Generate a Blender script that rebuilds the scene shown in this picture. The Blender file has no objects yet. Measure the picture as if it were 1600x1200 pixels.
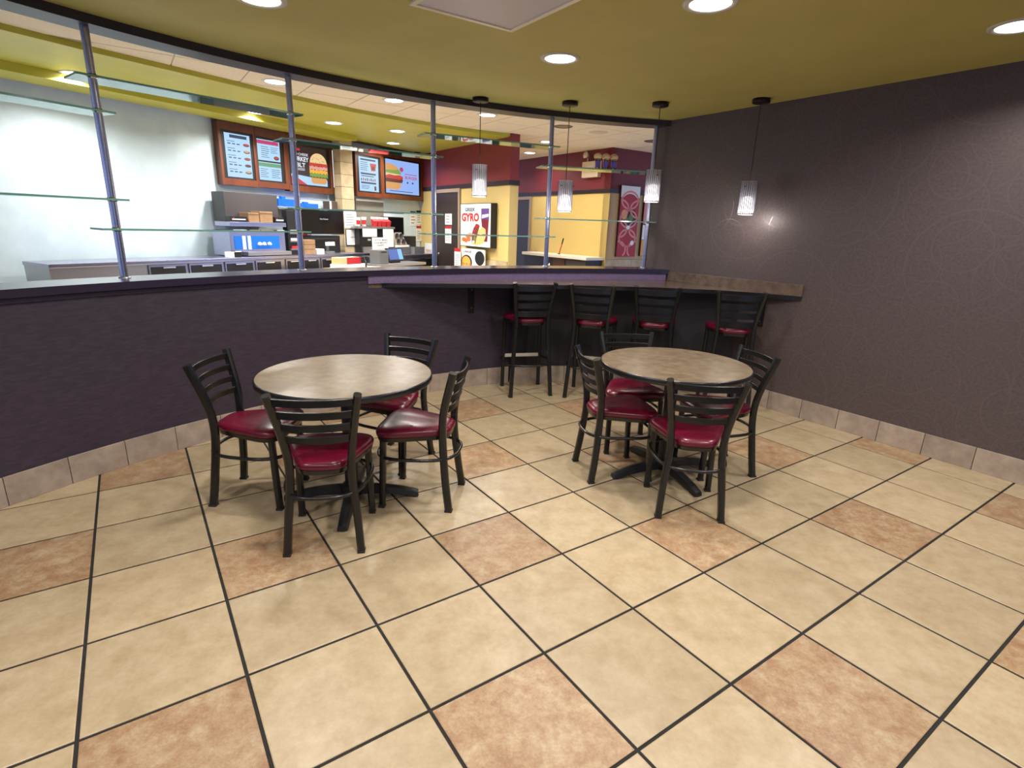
import bpy, bmesh, math, random
from math import sin, cos, pi, radians, sqrt, hypot, atan2
from mathutils import Vector, Matrix
random.seed(7)
scene = bpy.context.scene
C = scene.collection

# ------------------------------------------------------------------ camera
cam_d = bpy.data.cameras.new('camera'); cam = bpy.data.objects.new('camera', cam_d); C.objects.link(cam)
cam_d.sensor_fit = 'HORIZONTAL'; cam_d.sensor_width = 36.0; cam_d.lens = 856.0 * 36.0 / 1600.0
cam_d.clip_start = 0.05; cam_d.clip_end = 200
pitch, roll = 0.2805, 0.03145
f_ = Vector((0, cos(pitch), -sin(pitch))); r_ = Vector((1, 0, 0)); u_ = r_.cross(f_)
r2 = r_ * cos(roll) + u_ * sin(roll); u2 = u_ * cos(roll) - r_ * sin(roll)
cam.matrix_world = Matrix(((r2.x, u2.x, -f_.x, 0), (r2.y, u2.y, -f_.y, 0), (r2.z, u2.z, -f_.z, 1.528), (0, 0, 0, 1)))
scene.camera = cam

# ------------------------------------------------------------------ world, exposure
w = bpy.data.worlds.new('world'); scene.world = w; w.use_nodes = True
w.node_tree.nodes['Background'].inputs[0].default_value = (0.50, 0.62, 1.0, 1)
w.node_tree.nodes['Background'].inputs[1].default_value = 1.2
vs = scene.view_settings
vs.view_transform = 'Standard'; vs.look = 'None'; vs.gamma = 1.0; vs.use_curve_mapping = False
vs.exposure = 0.0
scene.cycles.use_denoising = True
scene.cycles.max_bounces = 5; scene.cycles.diffuse_bounces = 3; scene.cycles.glossy_bounces = 3; scene.cycles.transparent_max_bounces = 16
scene.cycles.sample_clamp_indirect = 6.0
scene.cycles.use_adaptive_sampling = True; scene.cycles.adaptive_threshold = 0.06
CAN_W = 19.0          # watts of one dining downlight
KIT_W = 42.0          # watts of one kitchen downlight
PEND_W = 4.0          # watts of one pendant lamp

# ------------------------------------------------------------------ building axes
YAW = 0.6055                                  # the building grid against the camera's heading
E1 = Vector((cos(YAW), sin(YAW))); E2 = Vector((-sin(YAW), cos(YAW)))
def XY(u, v): return E1 * u + E2 * v
T = 0.47                                      # floor tile pitch
CEIL, KCEIL = 2.585, 2.85
CU, CV = 2.154, -0.905                        # centre of the curved partition (u, v)
CX, CY = XY(CU, CV)
UR = 4.64                                     # right wall plane
R_WALL, R_BACK, R_POLE = 5.42, 5.74, 5.62
Z_CAP, Z_BAR = 1.14, 1.03

# ------------------------------------------------------------------ materials
MATS = {}
def nodes_of(m): return m.node_tree.nodes, m.node_tree.links
def mat(name, col, rough=0.5, metal=0.0, spec=0.5, emit=None, es=0.0, alpha=1.0, trans=0.0, coat=0.0):
    if name in MATS: return MATS[name]
    m = bpy.data.materials.new(name); m.use_nodes = True; MATS[name] = m
    b = m.node_tree.nodes['Principled BSDF']
    b.inputs['Base Color'].default_value = (*col, 1); b.inputs['Roughness'].default_value = rough
    b.inputs['Metallic'].default_value = metal; b.inputs['Specular IOR Level'].default_value = spec
    b.inputs['Alpha'].default_value = alpha; b.inputs['Transmission Weight'].default_value = trans
    b.inputs['Coat Weight'].default_value = coat
    if emit:
        b.inputs['Emission Color'].default_value = (*emit, 1); b.inputs['Emission Strength'].default_value = es
    return m
def S(r, g, b):                               # sRGB 0-255 to linear
    f = lambda c: (c / 255 / 12.92) if c <= 10 else ((c / 255 + 0.055) / 1.055) ** 2.4
    return (f(r), f(g), f(b))
def noisy(name, c1, c2, scale=8, rough=0.5, detail=6, bump=0.0, bscale=None, lo=0.35, hi=0.65, spec=0.5, stretch=(1, 1, 1), per_object=False, metal=0.0, c3=None, rvar=0.0, nrough=0.62):
    m = mat(name, c1, rough, metal, spec); N, L = nodes_of(m); b = N['Principled BSDF']
    g = N.new('ShaderNodeNewGeometry'); mp = N.new('ShaderNodeMapping'); mp.inputs['Scale'].default_value = stretch
    L.new(g.outputs['Position'], mp.inputs['Vector'])
    vec = mp.outputs[0]
    if per_object:
        oi = N.new('ShaderNodeObjectInfo'); mul = N.new('ShaderNodeMath'); mul.operation = 'MULTIPLY'; mul.inputs[1].default_value = 37.0
        L.new(oi.outputs['Random'], mul.inputs[0]); ad = N.new('ShaderNodeVectorMath'); ad.operation = 'ADD'
        L.new(vec, ad.inputs[0]); L.new(mul.outputs[0], ad.inputs[1]); vec = ad.outputs[0]
    n = N.new('ShaderNodeTexNoise'); n.inputs['Scale'].default_value = scale; n.inputs['Detail'].default_value = detail; n.inputs['Roughness'].default_value = nrough
    L.new(vec, n.inputs['Vector'])
    r = N.new('ShaderNodeValToRGB'); r.color_ramp.elements[0].position = lo; r.color_ramp.elements[1].position = hi
    r.color_ramp.elements[0].color = (*c1, 1); r.color_ramp.elements[1].color = (*c2, 1)
    if c3:
        e = r.color_ramp.elements.new((lo + hi) / 2); e.color = (*c3, 1)
    L.new(n.outputs['Fac'], r.inputs[0])
    out = r.outputs[0]
    if per_object:
        hs = N.new('ShaderNodeHueSaturation'); rg = N.new('ShaderNodeMapRange'); rg.inputs['To Min'].default_value = 0.90; rg.inputs['To Max'].default_value = 1.08
        L.new(oi.outputs['Random'], rg.inputs['Value']); L.new(rg.outputs[0], hs.inputs['Value']); L.new(out, hs.inputs['Color']); out = hs.outputs[0]
    L.new(out, b.inputs['Base Color'])
    if rvar:
        mr = N.new('ShaderNodeMapRange'); mr.inputs['To Min'].default_value = rough - rvar; mr.inputs['To Max'].default_value = rough + rvar
        L.new(n.outputs['Fac'], mr.inputs['Value']); L.new(mr.outputs[0], b.inputs['Roughness'])
    if bump:
        n2 = N.new('ShaderNodeTexNoise'); n2.inputs['Scale'].default_value = bscale or scale * 6; n2.inputs['Detail'].default_value = 4
        L.new(vec, n2.inputs['Vector']); bp = N.new('ShaderNodeBump'); bp.inputs['Strength'].default_value = bump; bp.inputs['Distance'].default_value = 0.004
        L.new(n2.outputs['Fac'], bp.inputs['Height']); L.new(bp.outputs[0], b.inputs['Normal'])
    return m

M_TILE = noisy('beige_floor_tile', S(180, 162, 134), S(158, 138, 107), 9.0, 0.36, 12, 0.10, 60, 0.36, 0.66, 0.45, per_object=True, c3=S(170, 151, 122), rvar=0.1, nrough=0.76)
M_RUST = noisy('rust_floor_tile', S(142, 106, 78), S(176, 157, 128), 13.0, 0.40, 15, 0.12, 60, 0.40, 0.62, 0.4, per_object=True, c3=S(160, 132, 102), rvar=0.1, nrough=0.84)
M_GROUT = noisy('dark_grout', S(24, 22, 22), S(34, 31, 30), 30, 0.9)
M_BTILE = noisy('baseboard_tile', S(176, 160, 146), S(150, 134, 122), 9, 0.42, 8, 0.08, 70, per_object=True)
M_BGROUT = mat('baseboard_grout', S(52, 48, 46), 0.9)
M_OLIVE = noisy('olive_ceiling_paint', S(198, 186, 110), S(192, 180, 106), 3, 0.62, 3, 0.10, 120, spec=0.35)
M_SOFFIT = noisy('lime_soffit_paint', S(186, 180, 66), S(178, 172, 62), 3, 0.45, 3, 0.03, 120, spec=0.4)
M_CTILE = noisy('acoustic_ceiling_tile', S(226, 212, 190), S(218, 203, 180), 40, 0.85, 6, 0.15, 160)
M_TBAR = mat('ceiling_grid_bar', S(176, 160, 138), 0.5)
M_PURPLE = noisy('purple_vinyl_wall', S(63, 54, 68), S(52, 44, 57), 14, 0.5, 6, 0.22, 90, stretch=(1, 1, 5), spec=0.4)
M_SPLASH = noisy('purple_laminate_splash', S(128, 108, 146), S(112, 94, 130), 60, 0.4, 4, 0.05, 200)
M_CAP = mat('dark_purple_cap', S(46, 40, 58), 0.22, 0, 0.6)
M_HEADER = mat('dark_header_paint', S(44, 38, 48), 0.42)
M_STEEL = noisy('brushed_steel', (0.44, 0.44, 0.56), (0.34, 0.34, 0.46), 30, 0.28, 3, 0.04, 90, stretch=(1, 1, 12), metal=1.0)
M_DSTEEL = mat('dull_steel', (0.42, 0.42, 0.44), 0.35, 1.0)
M_CHROME = mat('chrome', (0.75, 0.75, 0.76), 0.12, 1.0)
M_BLACK = mat('black_powder_coat', (0.009, 0.009, 0.009), 0.27, 0, 0.5)
M_CAST = mat('black_cast_iron', (0.012, 0.012, 0.014), 0.42, 0, 0.5)
M_EDGE = mat('black_vinyl_edge', (0.012, 0.012, 0.014), 0.25, 0, 0.5)
M_RUB = mat('grey_rubber', S(40, 40, 42), 0.8)
M_VINYL = noisy('burgundy_vinyl', S(104, 13, 42), S(94, 10, 37), 5, 0.27, 4, 0.04, 240, spec=0.55)
M_WELT = mat('dark_burgundy_welt', S(72, 8, 24), 0.4)
M_LAM = noisy('brown_laminate', S(126, 110, 88), S(94, 80, 64), 18, 0.30, 9, 0.0, lo=0.33, hi=0.68, spec=0.5, c3=S(110, 95, 76))
M_BAR = noisy('grey_brown_bar_laminate', S(116, 98, 84), S(88, 74, 66), 16, 0.20, 8, 0.0, spec=0.6)
M_BRONZE = mat('dark_bronze', S(44, 32, 28), 0.35, 0.6)
M_WHITE = mat('white_paint', S(226, 224, 218), 0.45)
M_WTRIM = mat('white_trim_ring', S(205, 200, 190), 0.35)
M_LENS = mat('lit_lens', (1, 1, 1), 0.4, emit=(1.0, 0.97, 0.90), es=9.0)
M_DEADLENS = mat('unlit_lens', S(112, 98, 82), 0.4)
M_PAPER = mat('white_paper', S(228, 228, 226), 0.7)
M_BLACKP = mat('black_plastic', (0.010, 0.010, 0.011), 0.38)
M_GREYP = mat('grey_plastic', S(96, 98, 98), 0.5)
M_SCREENOFF = mat('dark_glass_screen', (0.004, 0.004, 0.005), 0.12, 0, 0.2)
M_INK = mat('black_ink', S(26, 28, 34), 0.6)
M_REDINK = mat('red_ink', S(176, 30, 38), 0.55)
M_NAVYINK = mat('navy_ink', S(40, 66, 96), 0.55)
M_CARD = noisy('kraft_cardboard', S(148, 116, 82), S(132, 102, 72), 20, 0.8)
M_MAROON = noisy('maroon_wall_paint', S(122, 38, 36), S(110, 33, 32), 6, 0.5, 3, 0.03, 150)
M_YELLOW = noisy('yellow_wall_paint', S(226, 198, 122), S(218, 188, 112), 6, 0.5, 3, 0.03, 150)
M_CREAM = noisy('cream_wall_paint', S(214, 184, 138), S(206, 176, 130), 6, 0.5, 3, 0.03, 150)
M_RAIL = mat('dark_chair_rail', S(38, 24, 24), 0.4)
M_DOOR = noisy('dark_brown_door', S(52, 42, 40), S(44, 35, 34), 4, 0.4, 6, 0.05, 40, stretch=(6, 6, 1))
M_FRAME = mat('taupe_door_frame', S(150, 130, 112), 0.45)
M_TAN = noisy('tan_wall_tile', S(192, 174, 142), S(174, 154, 120), 9, 0.45, 7, 0.06, 60, per_object=True)
M_TANG = mat('tan_tile_grout', S(120, 104, 82), 0.85)
M_WOOD = noisy('cherry_wood', S(104, 54, 32), S(84, 42, 24), 9, 0.35, 6, stretch=(1, 1, 0.25))
M_KWALL = noisy('pale_blue_kitchen_wall', S(206, 224, 232), S(196, 214, 224), 4, 0.3, 3)
M_DGREY = mat('charcoal_panel', S(62, 58, 60), 0.5)
M_BLUEP = mat('blue_plastic', S(10, 84, 190), 0.35)

# right wall: dark vinyl wallpaper with fine glossy overlapping rings
def ring_wall():
    m = mat('ringed_vinyl_wallpaper', S(78, 64, 66), 0.45); N, L = nodes_of(m); b = N['Principled BSDF']
    tc = N.new('ShaderNodeTexCoord')
    acc = None
    for sc_, off, rad in ((1.75, 0.0, 0.42), (1.75, 3.3, 0.30), (2.3, 7.7, 0.40), (1.2, 5.1, 0.44)):
        mp = N.new('ShaderNodeMapping'); mp.inputs['Location'].default_value = (off, 0, off * 1.7)
        L.new(tc.outputs['Object'], mp.inputs[0])
        sx = N.new('ShaderNodeSeparateXYZ'); L.new(mp.outputs[0], sx.inputs[0])
        cb = N.new('ShaderNodeCombineXYZ'); L.new(sx.outputs['X'], cb.inputs['X']); L.new(sx.outputs['Z'], cb.inputs['Y'])
        v = N.new('ShaderNodeTexVoronoi'); v.voronoi_dimensions = '2D'; v.inputs['Scale'].default_value = sc_; v.inputs['Randomness'].default_value = 0.75
        L.new(cb.outputs[0], v.inputs['Vector'])
        d = N.new('ShaderNodeMath'); d.operation = 'SUBTRACT'; d.inputs[1].default_value = rad; L.new(v.outputs['Distance'], d.inputs[0])
        a = N.new('ShaderNodeMath'); a.operation = 'ABSOLUTE'; L.new(d.outputs[0], a.inputs[0])
        lt = N.new('ShaderNodeMath'); lt.operation = 'LESS_THAN'; lt.inputs[1].default_value = 0.006; L.new(a.outputs[0], lt.inputs[0])
        if acc is None: acc = lt.outputs[0]
        else:
            mx = N.new('ShaderNodeMath'); mx.operation = 'MAXIMUM'; L.new(acc, mx.inputs[0]); L.new(lt.outputs[0], mx.inputs[1]); acc = mx.outputs[0]
    nz = N.new('ShaderNodeTexNoise'); nz.inputs['Scale'].default_value = 60; nz.inputs['Detail'].default_value = 5; L.new(tc.outputs['Object'], nz.inputs['Vector'])
    rp = N.new('ShaderNodeValToRGB'); rp.color_ramp.elements[0].color = (*S(76, 65, 66), 1); rp.color_ramp.elements[1].color = (*S(89, 76, 77), 1)
    rp.color_ramp.elements[0].position = 0.35; rp.color_ramp.elements[1].position = 0.65; L.new(nz.outputs['Fac'], rp.inputs[0])
    mc = N.new('ShaderNodeMix'); mc.data_type = 'RGBA'; L.new(acc, mc.inputs['Factor']); L.new(rp.outputs[0], mc.inputs['A']); mc.inputs['B'].default_value = (*S(92, 80, 80), 1)
    L.new(mc.outputs['Result'], b.inputs['Base Color'])
    mr = N.new('ShaderNodeMapRange'); mr.inputs['To Min'].default_value = 0.48; mr.inputs['To Max'].default_value = 0.30; L.new(acc, mr.inputs['Value']); L.new(mr.outputs[0], b.inputs['Roughness'])
    mm = N.new('ShaderNodeMath'); mm.operation = 'MULTIPLY'; mm.inputs[1].default_value = 0.12; L.new(acc, mm.inputs[0]); L.new(mm.outputs[0], b.inputs['Metallic'])
    bp = N.new('ShaderNodeBump'); bp.inputs['Strength'].default_value = 0.12; bp.inputs['Distance'].default_value = 0.003; L.new(nz.outputs['Fac'], bp.inputs['Height']); L.new(bp.outputs[0], b.inputs['Normal'])
    return m
M_RINGS = ring_wall()

def glass_mat(name, tint, gloss=0.12):
    m = bpy.data.materials.new(name); m.use_nodes = True; N, L = nodes_of(m); N.clear(); MATS[name] = m
    o = N.new('ShaderNodeOutputMaterial'); t = N.new('ShaderNodeBsdfTransparent'); t.inputs[0].default_value = (*tint, 1)
    g = N.new('ShaderNodeBsdfGlossy'); g.inputs['Roughness'].default_value = 0.03; g.inputs[0].default_value = (0.9, 1, 0.97, 1)
    lw = N.new('ShaderNodeFresnel'); lw.inputs['IOR'].default_value = 1.5
    mx = N.new('ShaderNodeMixShader'); L.new(lw.outputs[0], mx.inputs[0]); L.new(t.outputs[0], mx.inputs[1]); L.new(g.outputs[0], mx.inputs[2]); L.new(mx.outputs[0], o.inputs[0])
    return m
M_GLASS = glass_mat('clear_green_glass', (0.82, 0.93, 0.90))
M_GEDGE = mat('polished_glass_edge', S(120, 168, 160), 0.10, 0, 0.8)
M_PANE = glass_mat('window_glass', (0.95, 0.97, 0.98))
M_CLEARP = glass_mat('clear_cup_plastic', (0.90, 0.90, 0.92))
def shade_mat():
    m = bpy.data.materials.new('ribbed_glass_shade'); m.use_nodes = True; N, L = nodes_of(m); N.clear()
    o = N.new('ShaderNodeOutputMaterial'); t = N.new('ShaderNodeBsdfTranslucent'); t.inputs[0].default_value = (0.92, 0.90, 0.96, 1)
    d = N.new('ShaderNodeBsdfTransparent'); d.inputs[0].default_value = (0.86, 0.84, 0.92, 1)
    g = N.new('ShaderNodeBsdfGlossy'); g.inputs['Roughness'].default_value = 0.08
    m1 = N.new('ShaderNodeMixShader'); m1.inputs[0].default_value = 0.40; m2 = N.new('ShaderNodeMixShader'); m2.inputs[0].default_value = 0.14
    L.new(t.outputs[0], m1.inputs[1]); L.new(d.outputs[0], m1.inputs[2]); L.new(m1.outputs[0], m2.inputs[1]); L.new(g.outputs[0], m2.inputs[2]); L.new(m2.outputs[0], o.inputs[0])
    return m
M_SHADE = shade_mat()
M_BULB = mat('lit_pendant_diffuser', (1, 1, 1), 0.5, emit=(1.0, 0.96, 0.93), es=2.4)
def screen_mat(name, col, s=1.0):
    return mat(name, (0.02, 0.02, 0.02), 0.3, emit=col, es=s)
SC_BLUE = screen_mat('screen_pale_blue', S(176, 216, 250), 1.0)
SC_WHITE = screen_mat('screen_white', S(232, 240, 250), 1.0)
SC_DARK = screen_mat('screen_brown_black', S(44, 30, 30), 1.0)
SC_SKY = screen_mat('screen_periwinkle', S(150, 182, 246), 1.0)
SC_NAVY = screen_mat('screen_navy_text', S(40, 62, 96), 0.9)
SC_RED = screen_mat('screen_red', S(206, 40, 56), 1.0)
SC_PINK = screen_mat('screen_magenta', S(190, 60, 110), 1.0)
SC_GREEN = screen_mat('screen_green', S(90, 160, 110), 1.0)
SC_BUN = screen_mat('screen_bun', S(218, 160, 92), 1.0)
SC_BUNL = screen_mat('screen_bun_light', S(240, 206, 150), 1.0)
SC_MEAT = screen_mat('screen_meat', S(96, 44, 34), 1.0)
SC_HAM = screen_mat('screen_ham', S(232, 160, 150), 1.0)
SC_LETT = screen_mat('screen_lettuce', S(126, 160, 70), 1.0)
SC_CHEE = screen_mat('screen_cheese', S(250, 182, 60), 1.0)
SC_TOM = screen_mat('screen_tomato', S(200, 62, 46), 1.0)
SC_POS = screen_mat('screen_register_blue', S(66, 104, 190), 1.0)
SC_POS2 = screen_mat('screen_register_light', S(130, 200, 255), 1.0)

# ------------------------------------------------------------------ mesh helpers
class MB:
    def __init__(s): s.v = []; s.f = []; s.m = []; s.sm = []
    def add(s, vs, fs, mi=0, smooth=False):
        o = len(s.v); s.v += [tuple(p) for p in vs]
        for f in fs: s.f.append(tuple(i + o for i in f)); s.m.append(mi); s.sm.append(smooth)
        return s
    def box(s, x0, x1, y0, y1, z0, z1, mi=0, bev=0.0):
        if bev <= 0:
            v = [(x0, y0, z0), (x1, y0, z0), (x1, y1, z0), (x0, y1, z0), (x0, y0, z1), (x1, y0, z1), (x1, y1, z1), (x0, y1, z1)]
            return s.add(v, [(0, 3, 2, 1), (4, 5, 6, 7), (0, 1, 5, 4), (1, 2, 6, 5), (2, 3, 7, 6), (3, 0, 4, 7)], mi)
        bm = bmesh.new(); bmesh.ops.create_cube(bm, size=1)
        for q in bm.verts: q.co = Vector(((x0 + x1) / 2 + q.co.x * (x1 - x0), (y0 + y1) / 2 + q.co.y * (y1 - y0), (z0 + z1) / 2 + q.co.z * (z1 - z0)))
        bmesh.ops.bevel(bm, geom=bm.edges[:], offset=bev, segments=2, affect='EDGES', profile=0.6)
        bm.verts.index_update()
        s.add([q.co[:] for q in bm.verts], [[q.index for q in f.verts] for f in bm.faces], mi); bm.free(); return s
    def lathe(s, prof, n=32, cx=0, cy=0, mi=0, smooth=True, cap0=False, cap1=False):
        vs = [(cx + r * cos(2 * pi * k / n), cy + r * sin(2 * pi * k / n), z) for r, z in prof for k in range(n)]
        fs = [(j * n + k, j * n + (k + 1) % n, (j + 1) * n + (k + 1) % n, (j + 1) * n + k) for j in range(len(prof) - 1) for k in range(n)]
        s.add(vs, fs, mi, smooth)
        if cap0: s.add(vs[:n], [tuple(range(n))[::-1]], mi)
        if cap1: s.add(vs[-n:], [tuple(range(n))], mi)
        return s
    def sweep(s, path, w, d, side=None, mi=0, ch=0.25, closed=False, round_=0):
        """sweep a chamfered rectangle (w across, d along the bend) or a circle of radius round_ along a path"""
        P = [Vector(p) for p in path]; n = len(P); rings = []
        if round_:
            prof = [(round_ * cos(2 * pi * k / 10), round_ * sin(2 * pi * k / 10)) for k in range(10)]
        else:
            a, b, c = w / 2, d / 2, min(w, d) * ch
            prof = [(a, b - c), (a - c, b), (-a + c, b), (-a, b - c), (-a, -b + c), (-a + c, -b), (a - c, -b), (a, -b + c)]
        for i in range(n):
            if closed: t = P[(i + 1) % n] - P[i - 1]
            else: t = P[min(i + 1, n - 1)] - P[max(i - 1, 0)]
            t.normalize()
            sd = Vector(side) if side is not None else (Vector((0, 0, 1)).cross(t) if abs(t.z) < 0.95 else Vector((1, 0, 0)))
            sd = (sd - t * sd.dot(t)).normalized(); nn = t.cross(sd)
            rings.append([P[i] + sd * px + nn * py for px, py in prof])
        k = len(prof); vs = [q for r in rings for q in r]
        fs = [(j * k + i, j * k + (i + 1) % k, ((j + 1) % n) * k + (i + 1) % k, ((j + 1) % n) * k + i) for j in range(n if closed else n - 1) for i in range(k)]
        s.add(vs, fs, mi, bool(round_))
        if not closed:
            s.add(rings[0], [tuple(range(k))[::-1]], mi); s.add(rings[-1], [tuple(range(k))], mi)
        return s
    def prism(s, pts, z0, z1, mi=0):
        n = len(pts); v = [(p[0], p[1], z0) for p in pts] + [(p[0], p[1], z1) for p in pts]
        return s.add(v, [tuple(range(n))[::-1], tuple(range(n, 2 * n))] + [(i, (i + 1) % n, (i + 1) % n + n, i + n) for i in range(n)], mi)
    def quad(s, x0, x1, z0, z1, y, mi=0):     # flat print on a face that looks along -y
        return s.add([(x0, y, z0), (x1, y, z0), (x1, y, z1), (x0, y, z1)], [(0, 1, 2, 3)], mi)
    def disc(s, cx, cz, rx, rz, y, mi=0, n=24, a0=0, a1=2 * pi):
        full = abs(a1 - a0 - 2 * pi) < 1e-6; k = n if full else n + 1
        return s.add([(cx + rx * cos(a0 + (a1 - a0) * i / n), y, cz + rz * sin(a0 + (a1 - a0) * i / n)) for i in range(k)], [tuple(range(k))], mi)
    def ringz(s, cx, cz, rx, rz, wd, y, mi=0, n=40):
        v = []
        for i in range(n):
            a = 2 * pi * i / n; v += [(cx + rx * cos(a), y, cz + rz * sin(a)), (cx + (rx - wd) * cos(a), y, cz + (rz - wd) * sin(a))]
        return s.add(v, [(2 * i, 2 * ((i + 1) % n), 2 * ((i + 1) % n) + 1, 2 * i + 1) for i in range(n)], mi)
    def mesh(s, name, mats):
        me = bpy.data.meshes.new(name); me.from_pydata(s.v, [], s.f)
        for q in (mats if isinstance(mats, (list, tuple)) else [mats]): me.materials.append(q)
        for p, a, b in zip(me.polygons, s.m, s.sm): p.material_index = a; p.use_smooth = b
        me.update(); return me
    def build(s, name, mats, parent=None, **kw):
        return link(name, s.mesh(name, mats), parent, **kw)
def link(name, me, parent=None, loc=None, rz=None, label=None, cat=None, group=None, kind=None):
    o = bpy.data.objects.new(name, me); C.objects.link(o)
    if parent is not None: o.parent = parent
    if loc is not None: o.location = loc
    if rz is not None: o.rotation_euler = (0, 0, rz)
    return tag(o, label, cat, group, kind)
def tag(o, label=None, cat=None, group=None, kind=None):
    for k, val in (('label', label), ('category', cat), ('group', group), ('kind', kind)):
        if val: o[k] = val
    return o
def thing(name, label, cat, loc=(0, 0, 0), rz=0.0, group=None):
    o = bpy.data.objects.new(name, None); C.objects.link(o); o.empty_display_size = 0.1
    o.location = loc; o.rotation_euler = (0, 0, rz); return tag(o, label, cat, group)
def copy_tree(o, parent=None):
    c = o.copy(); C.objects.link(c); c.parent = parent
    for ch in list(o.children): copy_tree(ch, c)
    return c
FR = {'MENU': (Vector((-3.858, 7.594)), YAW + radians(26.6)), 'RED': (XY(4.90, 10.5), YAW - pi / 2), 'BACK': (XY(6.93, 11.5), YAW - pi / 2),
      'FARR': (XY(6.93, 7.25), YAW), 'RIGHT': (XY(4.64, 4.0), YAW - pi / 2)}
def fpos(fr, s, off=0.0, z=0.0):
    o, a = FR[fr]; return (o.x + cos(a) * s + sin(a) * off, o.y + sin(a) * s - cos(a) * off, z)
def fang(fr): return FR[fr][1]
def text_mesh(txt, height, width=None, bold=0.0, align='CENTER'):
    cu = bpy.data.curves.new('lettering', 'FONT'); cu.body = txt; cu.size = 1.0; cu.align_x = align; cu.offset = bold; cu.resolution_u = 3
    ob = bpy.data.objects.new('lettering', cu); C.objects.link(ob); dg = bpy.context.evaluated_depsgraph_get()
    me = bpy.data.meshes.new_from_object(ob.evaluated_get(dg)); bpy.data.objects.remove(ob); bpy.data.curves.remove(cu)
    xs = [v.co.x for v in me.vertices]; ys = [v.co.y for v in me.vertices]
    sy = height / (max(ys) - min(ys)); sx = (width / (max(xs) - min(xs))) if width else sy; y0 = min(ys)
    for v in me.vertices: v.co = Vector((v.co.x * sx, 0.0, (v.co.y - y0) * sy))
    return me
def lettering(txt, x, z, y, height, m, parent, width=None, bold=0.01, align='CENTER'):
    me = text_mesh(txt, height, width, bold, align); me.materials.append(m)
    return link('lettering', me, parent, loc=(x, y, z))

# ------------------------------------------------------------------ structure
def arc_uv(r, a0, a1, n):                      # angles measured in the u, v frame
    return [(CU + r * cos(a0 + (a1 - a0) * i / n), CV + r * sin(a0 + (a1 - a0) * i / n)) for i in range(n + 1)]
def ang_at_u(u, r): return math.acos((u - CU) / r)
def arc_xy(r, a0, a1, n): return [tuple(XY(*q)) for q in arc_uv(r, a0, a1, n)]
A_R = ang_at_u(UR, R_WALL); A_L = pi
def arc_slab(r0, r1, a0, a1, z0, z1, n=64):
    """a curved wall between two radii as quads (no n-gons)"""
    mb = MB(); A = arc_xy(r0, a0, a1, n); B = arc_xy(r1, a0, a1, n)
    v = []
    for a, b in zip(A, B): v += [(a[0], a[1], z0), (a[0], a[1], z1), (b[0], b[1], z1), (b[0], b[1], z0)]
    f = []
    for i in range(n):
        o = 4 * i
        for k in range(4): f.append((o + k, o + 4 + k, o + 4 + (k + 1) % 4, o + (k + 1) % 4))
    f += [(0, 1, 2, 3), (4 * n + 3, 4 * n + 2, 4 * n + 1, 4 * n)]
    return mb.add(v, f)

# floor: grout bed with one object per tile
GX, GY = -2.46 * T, 4.1037 * T                 # the grid's crossing (0, 0)
mb = MB(); mb.prism([tuple(XY(-3.4, -4.1)), tuple(XY(9.5, -4.1)), tuple(XY(9.5, 12.5)), tuple(XY(-3.4, 12.5))], -0.06, -0.004)
floor = mb.build('floor', M_GROUT, kind='structure')
def tile_mesh(name, m, a=T / 2 - 0.0060):
    b = 0.003; q = MB(); o = [(-a, -a), (a, -a), (a, a), (-a, a)]; i_ = [(-a + b, -a + b), (a - b, -a + b), (a - b, a - b), (-a + b, a - b)]
    v = [(x, y, -0.006) for x, y in o] + [(x, y, -0.0012) for x, y in o] + [(x, y, 0.0) for x, y in i_]
    f = [(8, 9, 10, 11)] + [(k, (k + 1) % 4, 4 + (k + 1) % 4, 4 + k) for k in range(4)] + [(4 + k, 4 + (k + 1) % 4, 8 + (k + 1) % 4, 8 + k) for k in range(4)]
    q.add(v, f); return q.mesh(name, m)
tm_b, tm_r = tile_mesh('floor_tile', M_TILE), tile_mesh('floor_tile_rust', M_RUST)
cand = []
for i in range(-16, 18):
    for j in range(-14, 12):
        a, b = (i + 0.5) * T, (j + 0.5) * T
        x, y = GX + a * cos(YAW) + b * sin(YAW), GY + a * sin(YAW) - b * cos(YAW)
        u, v = Vector((x, y)).dot(E1), Vector((x, y)).dot(E2)
        if u > UR + 0.30 or hypot(u - CU, v - CV) > R_WALL + 0.30 or u < -3.2 or v < -3.9: continue
        if y < 0.55: continue
        lim = abs(x) / (y + 0.35)
        if lim < 1.18: cand.append((lim + 0.03 * y, i, j, x, y))
cand.sort(); cand = cand[:300]
for _, i, j, x, y in cand:
    link('floor_tile', tm_r if (i - 2 * j) % 5 == 2 else tm_b, floor, loc=(x, y, 0), rz=YAW)

# unseen kitchen floor, added in a pale colour to bounce light up
kf = MB(); kf.prism([tuple(XY(-4.2, -0.5)), tuple(XY(-3.6, -0.5))] + [tuple(q) for q in [tuple(XY(CU + (R_WALL + 0.2) * cos(A_R - 0.1 + (pi - A_R + 0.1) * i / 40), CV + (R_WALL + 0.2) * sin(A_R - 0.1 + (pi - A_R + 0.1) * i / 40))) for i in range(41)]][::-1] + [tuple(XY(9.6, 3.2)), tuple(XY(9.6, 12.6)), tuple(XY(-4.2, 12.6))], -0.004, -0.001)
kf.build('floor_kitchen', noisy('pale_bounce_floor', S(206, 194, 172), S(190, 176, 152), 6, 0.4), kind='structure')

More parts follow.
